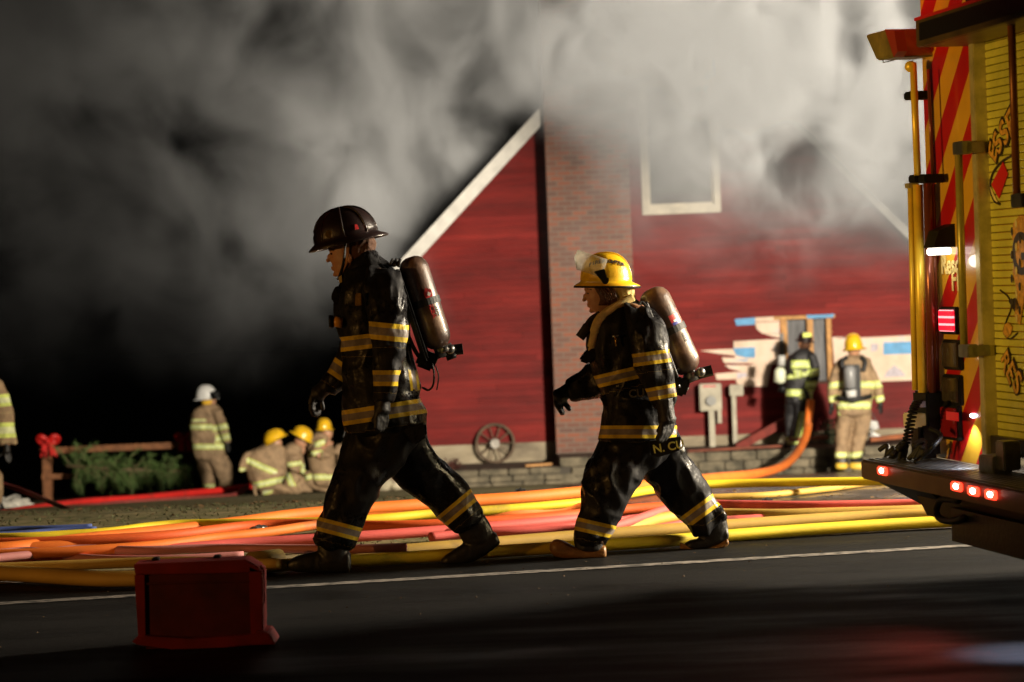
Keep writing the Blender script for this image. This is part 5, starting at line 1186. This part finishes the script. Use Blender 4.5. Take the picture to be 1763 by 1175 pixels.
# white helmeted officer by the fence, back to the viewer
r = bgman('standing officer in white helmet by the fence, seen from behind in tan gear', (370, 850), 43.5,
  [[(344, 699, 374, 697, .12, 0), (332, 708, 382, 706, .15, 0), (327, 728, 385, 728, .17, 0), (329, 752, 386, 752, .17, 0), (333, 777, 389, 777, .18, 0), (335, 790, 388, 789, .18, 0)],
   [(362, 706, 382, 706, .08, -.1), (371, 724, 389, 724, .075, -.16), (377, 742, 394, 740, .07, -.18), (383, 757, 397, 754, .06, -.16), (386, 763, 398, 761, .055, -.14)],
   [(326, 712, 342, 712, .07, .14), (324, 738, 336, 738, .07, .2), (326, 762, 337, 762, .06, .18)]],
  [[(336, 780, 366, 784, .14, .02), (338, 800, 366, 802, .13, .03), (344, 822, 370, 822, .12, .03), (347, 840, 372, 842, .11, .03)], [(350, 782, 392, 784, .14, -.04), (362, 802, 400, 802, .13, -.06), (372, 822, 401, 822, .12, -.07), (376, 842, 398, 843, .11, -.07)]],
  [A(350, 731, 350, 740, 326, 726, 366, 745), A(380, 731, 382, 741, 366, 724, 400, 748), A(389, 748, 391, 758, 370, 744, 402, 764), A(360, 765, 360, 774, 326, 757, 395, 780), A(346, 722, 346, 726, 330, 719, 356, 729)],
  [A(345, 834, 345, 840, 340, 828, 378, 846)], mt_gear_tan, hel=((378, 686), (331, 690), (351, 664), mt_h_white, .13, .15),
  headp=(362, 691, .10), hands=[((391, 762), (393, 768), (394, 778), (388, 770), -.14, mt_glove)], boots=[[(348, 840, 366, 840, .06, .03), (346, 850, 374, 851, .06, .03)], [(376, 842, 398, 842, .06, -.07), (374, 855, 400, 856, .06, -.07)]],
  hood=([[(346, 683, 366, 681, .10, 0), (346, 690, 368, 688, .12, 0), (348, 697, 366, 697, .10, 0)]], mat('yellow_ear_flap', (.85, .50, .03), .7)))
MB().tube([at(364, 682, 43.4), at(378, 678, 43.4)], .07, 10).build('raised_shield', mt_black, r, True); rebase(r)
# kneeling row
r = bgman('crouching firefighter nearest the fence, back turned, yellow helmet tipped forward', (455, 858), 37.6,
  [[(445, 770, 480, 762, .14, 0), (428, 778, 492, 772, .20, 0), (420, 797, 496, 795, .22, 0), (424, 816, 494, 815, .22, 0), (431, 833, 486, 828, .22, 0), (436, 841, 482, 836, .2, 0)], [(420, 780, 432, 778, .07, -.1), (412, 797, 424, 797, .07, -.14), (411, 812, 420, 812, .06, -.12)]],
  [[(440, 828, 480, 828, .18, 0), (442, 840, 500, 842, .15, 0), (452, 850, 520, 850, .12, .1)], [(432, 830, 448, 836, .07, -.1), (434, 846, 442, 846, .05, -.1), (438, 857, 446, 857, .05, -.1)], [(447, 838, 470, 838, .09, -.05), (448, 852, 468, 852, .09, -.05)]],
  [A(448, 797, 444, 806, 424, 788, 478, 816), A(458, 827, 460, 837, 425, 818, 492, 844), A(416, 806, 416, 812, 405, 804, 424, 815)], [A(460, 840, 464, 850, 452, 836, 470, 856)], mt_gear_tan,
  hel=((496, 748), (451, 772), (470, 740), mt_h_yellow, .13, .16), headp=(474, 764, .10)); rebase(r)
r = bgman('second kneeling firefighter from the fence, tan coat, helmet brim lifted at the back', (505, 850), 38.0,
  [[(500, 762, 522, 772, .13, 0), (487, 772, 522, 782, .17, 0), (486, 790, 524, 795, .18, 0), (490, 810, 526, 815, .18, 0)], [(492, 785, 518, 785, .08, -.15), (494, 805, 514, 808, .075, -.2), (508, 812, 526, 818, .06, -.2), (515, 803, 528, 812, .05, -.2)]],
  [[(484, 815, 520, 815, .16, 0), (486, 830, 530, 832, .15, 0), (500, 844, 540, 846, .12, 0)], [(498, 812, 520, 822, .1, -.14), (488, 828, 512, 836, .1, -.16), (480, 846, 520, 848, .08, -.14)]],
  [A(503, 796, 504, 803, 488, 788, 520, 810), A(519, 806, 526, 808, 512, 798, 532, 822)], [A(494, 826, 503, 822, 484, 812, 518, 838)], mt_gear_tan,
  hel=((538, 764), (498, 742), (524, 735), mt_h_yellow, .13, .15), headp=(518, 760, .10)); rebase(r)
r = bgman('kneeling firefighter with bare face and upright yellow helmet, right of the two bowed ones', (550, 848), 38.4,
  [[(542, 745, 566, 752, .14, 0), (530, 755, 572, 762, .18, 0), (528, 775, 576, 780, .2, 0), (530, 800, 578, 804, .2, 0), (538, 832, 584, 834, .2, 0)], [(545, 755, 562, 760, .08, -.15), (536, 775, 556, 780, .08, -.2), (536, 784, 552, 792, .07, -.22), (555, 775, 572, 785, .06, -.2)]],
  [[(525, 812, 560, 815, .15, 0), (522, 830, 560, 834, .13, 0), (530, 842, 572, 846, .11, 0)], [(545, 815, 585, 815, .15, -.05), (545, 835, 590, 838, .13, -.05)]],
  [A(542, 777, 543, 785, 530, 768, 556, 792), A(548, 760, 551, 768, 540, 755, 560, 770), A(560, 817, 560, 826, 540, 812, 590, 830)], [A(530, 818, 532, 826, 520, 812, 546, 832), A(560, 818, 560, 826, 546, 812, 590, 830)], mt_gear_tan,
  hel=((542, 741), (575, 740), (558, 721), mt_h_yellow, .125, .14), headp=(562, 746, .095),
  hands=[((560, 768), (566, 764), (572, 762), (566, 758), -.2, mt_skin)]); rebase(r)
r = bgman('crouching firefighter with a pale helmet, mostly hidden behind the tall walking one', (610, 850), 38.8,
  [[(590, 760, 620, 755, .14, 0), (580, 772, 632, 768, .18, 0), (578, 795, 636, 795, .2, 0), (584, 826, 636, 826, .2, 0)], [(580, 765, 596, 772, .07, -.15), (572, 775, 584, 785, .07, -.2), (562, 772, 574, 782, .05, -.2)]],
  [[(585, 815, 636, 815, .18, 0), (582, 835, 640, 838, .15, 0), (580, 848, 640, 850, .12, 0)]], [A(600, 800, 601, 809, 560, 790, 645, 816)], [], mt_gear_tan,
  hel=((590, 752), (628, 748), (606, 732), mt_h_white, .125, .14), headp=(608, 756, .095)); rebase(r)
# cropped man at the left edge
r = bgman('tan sleeved firefighter cropped by the left edge of the photo, dark glove hanging', (-8, 886), 27.0,
  [[(-90, 640, -20, 636, .18, 0), (-100, 690, -14, 690, .2, 0), (-98, 760, -12, 760, .2, 0), (-92, 800, -14, 800, .2, 0)], [(-30, 640, 4, 656, .09, -.18), (-28, 690, 20, 690, .10, -.2), (-24, 720, 26, 722, .095, -.22), (-14, 748, 29, 748, .085, -.22), (-6, 766, 30, 764, .075, -.22)]],
  [[(-90, 790, -14, 790, .2, 0), (-60, 820, 5, 820, .14, -.05), (-40, 850, 5, 850, .12, -.08), (-36, 868, 4, 868, .11, -.08)], [(-90, 790, -50, 790, .15, .1), (-92, 850, -54, 850, .12, .1), (-92, 870, -56, 870, .11, .1)]],
  [A(6, 679, 8, 700, -40, 664, 36, 712), A(12, 728, 13, 754, -40, 716, 40, 762)], [], mt_gear_tan,
  hel=((-40, 616), (-92, 618), (-62, 590), mt_h_yellow, .13, .15), headp=(-64, 628, .10),
  hands=[((12, 768), (12, 780), (16, 796), (-2, 786), -.22, mt_glove)], boots=[[(-36, 862, 2, 862, .06, -.08), (-38, 882, 10, 880, .06, -.08), (-38, 890, 14, 888, .055, -.08)], [(-90, 865, -56, 865, .06, .1), (-92, 886, -50, 886, .06, .1)]], vox=.013); rebase(r)
# dark coated man at the stripped window
r = bgman('dark coated firefighter with lime stripes standing at the broken window', (1372, 769), 37.35,
  [[(1374, 602, 1394, 602, .11, 0), (1360, 612, 1402, 610, .15, 0), (1354, 632, 1406, 632, .17, 0), (1352, 655, 1404, 655, .17, 0), (1352, 678, 1400, 676, .18, 0), (1352, 694, 1398, 690, .18, 0)], [(1390, 610, 1404, 612, .075, -.12), (1394, 634, 1411, 632, .072, -.16), (1392, 655, 1410, 655, .06, -.18), (1384, 672, 1402, 675, .055, -.2)], [(1356, 612, 1368, 612, .07, .1), (1348, 640, 1362, 640, .07, .16), (1356, 662, 1368, 668, .06, .2)]],
  [[(1352, 686, 1396, 684, .16, 0), (1350, 706, 1376, 708, .11, .06), (1350, 735, 1370, 738, .10, .08), (1352, 766, 1370, 768, .09, .08)], [(1362, 690, 1396, 688, .15, -.05), (1368, 712, 1396, 712, .11, -.08), (1362, 738, 1388, 740, .10, -.08), (1358, 766, 1382, 768, .09, -.08)]],
  [A(1378, 621, 1378, 634, 1362, 614, 1394, 638), A(1367, 640, 1380, 640, 1364, 632, 1383, 650), A(1376, 643, 1377, 650, 1350, 640, 1394, 654), A(1400, 636, 1402, 648, 1388, 630, 1414, 652), A(1400, 657, 1401, 667, 1386, 653, 1414, 670), A(1380, 671, 1380, 682, 1350, 666, 1406, 684), A(1386, 684, 1386, 688, 1376, 682, 1400, 692)],
  [A(1371, 740, 1382, 742, 1354, 708, 1388, 752), A(1368, 752, 1370, 765, 1352, 746, 1384, 768)], mt_gear_navy,
  hel=((1401, 590), (1369, 586), (1386, 572), mt_h_black, .12, .135), headp=(1385, 592, .095), hands=[((1388, 676), (1392, 688), (1394, 698), (1384, 690), -.2, mt_glove)],
  boots=[[(1351, 760, 1370, 760, .055, .08), (1348, 771, 1370, 771, .055, .08)], [(1358, 762, 1380, 762, .055, -.08), (1356, 772, 1384, 772, .055, -.08)]],
  hood=([[(1376, 590, 1396, 590, .09, 0), (1376, 598, 1396, 598, .095, 0)]], mt_hood), vox=.014)
tq = MB().tube([at(1346, 612, 37.1), at(1345, 630, 37.1)], .055, 16).build('air_pack', mat('grey_cylinder', (.55, .55, .52), .4, wear=(9, .4)), r, True)
MB().tube([at(1344, 633, 37.08), at(1343, 640, 37.08), at(1342, 658, 37.08), at(1343, 663, 37.08)], [.05, .085, .085, .05], 16).build('air_cylinder', mat('lime_white_cylinder', (.78, .82, .6), .4), tq, True)
MB().tube([at(1350, 664, 37.08), at(1345, 676, 37.08)], .06, 12).build('valve_body', mt_black, tq, True)
MB().box((-.06, -.05, -.03), (.06, .02, .03), Matrix.Translation(at(1389, 577, 37.2))).build('helmet_tape', mat('lime_tape', (.7, .8, .1), .5), r); rebase(r)
# tan coated man with his back turned
r = bgman('tan coated firefighter with yellow helmet and air pack, seen from behind beside the truck bumper', (1465, 808), 36.0,
  [[(1454, 614, 1490, 614, .12, 0), (1440, 622, 1500, 620, .17, 0), (1434, 645, 1506, 644, .19, 0), (1436, 672, 1503, 672, .19, 0), (1438, 698, 1502, 696, .2, 0), (1440, 714, 1500, 712, .2, 0)], [(1436, 626, 1448, 624, .08, 0), (1427, 650, 1444, 652, .085, -.04), (1424, 672, 1440, 674, .08, -.06), (1426, 694, 1440, 694, .07, -.06)], [(1490, 622, 1504, 628, .08, 0), (1497, 650, 1513, 648, .085, -.04), (1504, 675, 1521, 672, .08, -.06), (1508, 694, 1523, 690, .07, -.06)]],
  [[(1440, 706, 1478, 706, .16, 0), (1438, 735, 1467, 735, .12, 0), (1437, 762, 1462, 762, .11, 0), (1436, 788, 1459, 788, .11, 0)], [(1462, 706, 1500, 706, .16, 0), (1468, 735, 1499, 735, .12, 0), (1464, 762, 1490, 762, .11, 0), (1460, 788, 1484, 788, .11, 0)]],
  [A(1470, 657, 1470, 668, 1440, 650, 1500, 674), A(1433, 659, 1434, 669, 1418, 650, 1446, 674), A(1509, 656, 1511, 668, 1496, 650, 1524, 676), A(1432, 682, 1434, 692, 1418, 676, 1446, 696), A(1514, 682, 1516, 694, 1500, 677, 1528, 700), A(1470, 692, 1470, 704, 1434, 686, 1506, 708)],
  [A(1470, 707, 1470, 715, 1438, 700, 1490, 718), A(1447, 779, 1447, 788, 1430, 772, 1459.5, 794), A(1472, 779, 1473, 788, 1460, 772, 1492, 794)], mt_gear_tan,
  hel=((1451, 604), (1491, 600), (1471, 575), mt_h_yellow, .135, .16), headp=(1470, 600, .10),
  hands=[((1515, 692), (1516, 700), (1517, 712), (1510, 704), -.06, mt_glove), ((1432, 694), (1431, 702), (1430, 714), (1436, 706), -.06, mt_glove)], vox=.014)
for q in ([(1438, 786, 1459, 786, .06, 0), (1438, 797, 1462, 797, .06, -.02)], [(1462, 786, 1484, 786, .06, 0), (1464, 797, 1490, 797, .06, -.06)]): J(r, 'boot', [q], 36.0, mt_rubber, .012)
for q in ([(1438, 799, 1460, 799, .07, -.04), (1438, 806, 1460, 806, .07, -.04)], [(1462, 799, 1496, 799, .08, -.08), (1462, 806, 1498, 807, .08, -.08)]): J(r, 'boot_sole', [q], 36.0, mat('yellow_boot_sole', (.75, .5, .05), .5), .012)
apk = MB().bar(at(1466, 628, 35.78), at(1468, 690, 35.78), .24, .05, (0, 1, 0)).build('air_pack', mt_black, r, bevel=.015)
MB().tube([at(1463, 630, 35.66), at(1463, 636, 35.66), at(1463, 668, 35.66), at(1464, 672, 35.66)], [.05, .085, .085, .06], 18).build('air_cylinder', mat('grey_air_cylinder', (.25, .25, .25), .35), apk, True)
MB().tube([at(1465, 672, 35.66), at(1466, 684, 35.66)], .075, 16).build('cylinder_end', mat('pale_valve_cover', (.6, .6, .57), .5), apk, True)
for s_ in (-1, 1): MB().tube(spline([at(1470 + s_ * 12, 615, 35.85), at(1470 + s_ * 20, 624, 35.80), at(1470 + s_ * 16, 640, 35.77)]), .03, 8, .5, (0, 1, 0)).build('shoulder_strap', mt_strap, apk, True)
MB().tube([at(1440, 684, 35.8), at(1470, 690, 35.74), at(1500, 682, 35.8)], .035, 10).build('waist_belt', mt_strap, apk, True); rebase(r)

# ================================================================== SMOKE
SX0, SX1, SY0, SY1, SZ0, SZ1 = -12.0, 10.0, 33.5, 43.5, -1.2, 9.0
sm_ = bpy.data.materials.new('drifting_smoke'); sm_.use_nodes = True; nt = sm_.node_tree
for n_ in list(nt.nodes):
    if n_.type == 'BSDF_PRINCIPLED': nt.nodes.remove(n_)
out = nt.nodes['Material Output']; tc = nt.nodes.new('ShaderNodeTexCoord'); pv = nt.nodes.new('ShaderNodeVolumePrincipled')
pv.inputs['Color'].default_value = (.93, .96, .99, 1); pv.inputs['Anisotropy'].default_value = -.3
sep = nt.nodes.new('ShaderNodeSeparateXYZ'); nt.links.new(tc.outputs['Object'], sep.inputs[0])
def mth(op, a, b=0.0, clamp=False):
    x = nt.nodes.new('ShaderNodeMath'); x.operation = op; x.use_clamp = clamp
    for i, v in enumerate((a, b)):
        if isinstance(v, (int, float)): x.inputs[i].default_value = v
        else: nt.links.new(v, x.inputs[i])
    return x.outputs[0]
def nz(scale, sc3, off=(0, 0, 0), detail=4, dist=0.0, rough=.55):
    mp = nt.nodes.new('ShaderNodeMapping'); mp.inputs['Scale'].default_value = sc3; mp.inputs['Location'].default_value = off
    nt.links.new(tc.outputs['Object'], mp.inputs[0]); n_ = nt.nodes.new('ShaderNodeTexNoise'); n_.inputs['Scale'].default_value = scale
    n_.inputs['Detail'].default_value = detail; n_.inputs['Distortion'].default_value = dist; n_.inputs['Roughness'].default_value = rough
    nt.links.new(mp.outputs[0], n_.inputs['Vector']); return n_.outputs['Fac']
def mr(v, a, b, c, d):
    x = nt.nodes.new('ShaderNodeMapRange'); x.interpolation_type = 'SMOOTHSTEP'
    for i, q in enumerate((a, b, c, d)): x.inputs[1 + i].default_value = q
    nt.links.new(v, x.inputs[0]); return x.outputs[0]
X_, Y_, Z_ = sep.outputs
n_big = nz(.34, (1, .25, .9), (3, 1, 2), 3, .6)
n_med = nz(.85, (1, .22, .8), (1, 4, 0), 8, .8)
# height of the smoke's lower edge: low in the left distance, above the doors in front of the house
edge = mth('ADD', mr(X_, -2.5, 2.0, .1, 2.1), mr(X_, 2.0, 4.5, .4, .15))
hgt = mth('SUBTRACT', Z_, mth('ADD', mth('MULTIPLY', edge, mr(Y_, 38.5, 39.3, 1, .15)), mth('MULTIPLY', mth('SUBTRACT', n_med, .5), 4.2)))
cover = mr(hgt, -.5, 2.4, 0.0, 1.0)
puff = mr(mth('ADD', mth('MULTIPLY', n_big, .55), mth('MULTIPLY', n_med, .55)), .49, .63, .03, 1.3)
right = mth('ADD', mth('ADD', mr(X_, -7.5, -.5, .012, .075), mr(X_, .6, 5.5, 0, 3.6)), mth('MULTIPLY', mr(X_, -.4, 1.2, 0, .55), mr(Z_, 2.9, 4.6, 0, 1)))
roofz = mth('ADD', mth('MULTIPLY', X_, 1.056), 3.53)
below = mr(mth('SUBTRACT', Z_, roofz), -.1, .35, 1, 0)
# thin in front of the left half of the house, thick behind the roof
front = mth('SUBTRACT', 1.0, mth('MULTIPLY', mth('MULTIPLY', mr(Y_, 38.0, 39.0, 1, 0), below), mth('MULTIPLY', mr(X_, .4, 2.2, 1, 0), mr(Z_, 2.9, 4.4, 1, 0))))
right = mth('MULTIPLY', right, front)
dens = mth('MULTIPLY', mth('MULTIPLY', cover, puff), right)
# rising plume left of the roof edge
pc = mth('ADD', mth('MULTIPLY', Z_, -.42), -1.0)
plume = mth('MULTIPLY', mr(mth('ABSOLUTE', mth('SUBTRACT', mth('ADD', X_, mth('MULTIPLY', mth('SUBTRACT', n_med, .5), 1.6)), pc)), .15, .75, 1.2, 0), mr(Z_, 3.8, 4.9, 1, .0))
plume = mth('MULTIPLY', plume, mth('MULTIPLY', mr(Z_, .4, 2.2, 0, 1), mth('MULTIPLY', mr(n_med, .38, .55, .15, 1), mr(Y_, 36.5, 38.0, 0, 1))))
dens = mth('ADD', dens, mth('MULTIPLY', plume, .22))
veil = mth('MULTIPLY', mth('MULTIPLY', mr(X_, .2, 3.0, 0, 1), mr(Z_, .9, 3.2, 0, .11)), mth('MULTIPLY', mr(n_med, .4, .62, .1, 1.6), mr(Y_, 38.5, 39, 1, 0)))
dens = mth('ADD', dens, veil)
behind = mth('MULTIPLY', mth('MULTIPLY', mr(X_, -3.2, -1.2, 0, 1), mr(X_, .6, 2.0, 1, 0)), mth('MULTIPLY', mr(Z_, 1.8, 3.4, 0, 1), mth('SUBTRACT', 1.0, mth('MULTIPLY', below, mr(Y_, 38.8, 39.5, 1, 0)))))
dens = mth('ADD', dens, mth('MULTIPLY', behind, mr(n_med, .38, .6, .02, .16)))
nt.links.new(mth('MULTIPLY', dens, .55), pv.inputs['Density']); nt.links.new(pv.outputs[0], out.inputs['Volume'])
smoke = MB().box((SX0, SY0, SZ0), (SX1, SY1, SZ1)).build('smoke', sm_); smoke['kind'] = 'stuff'
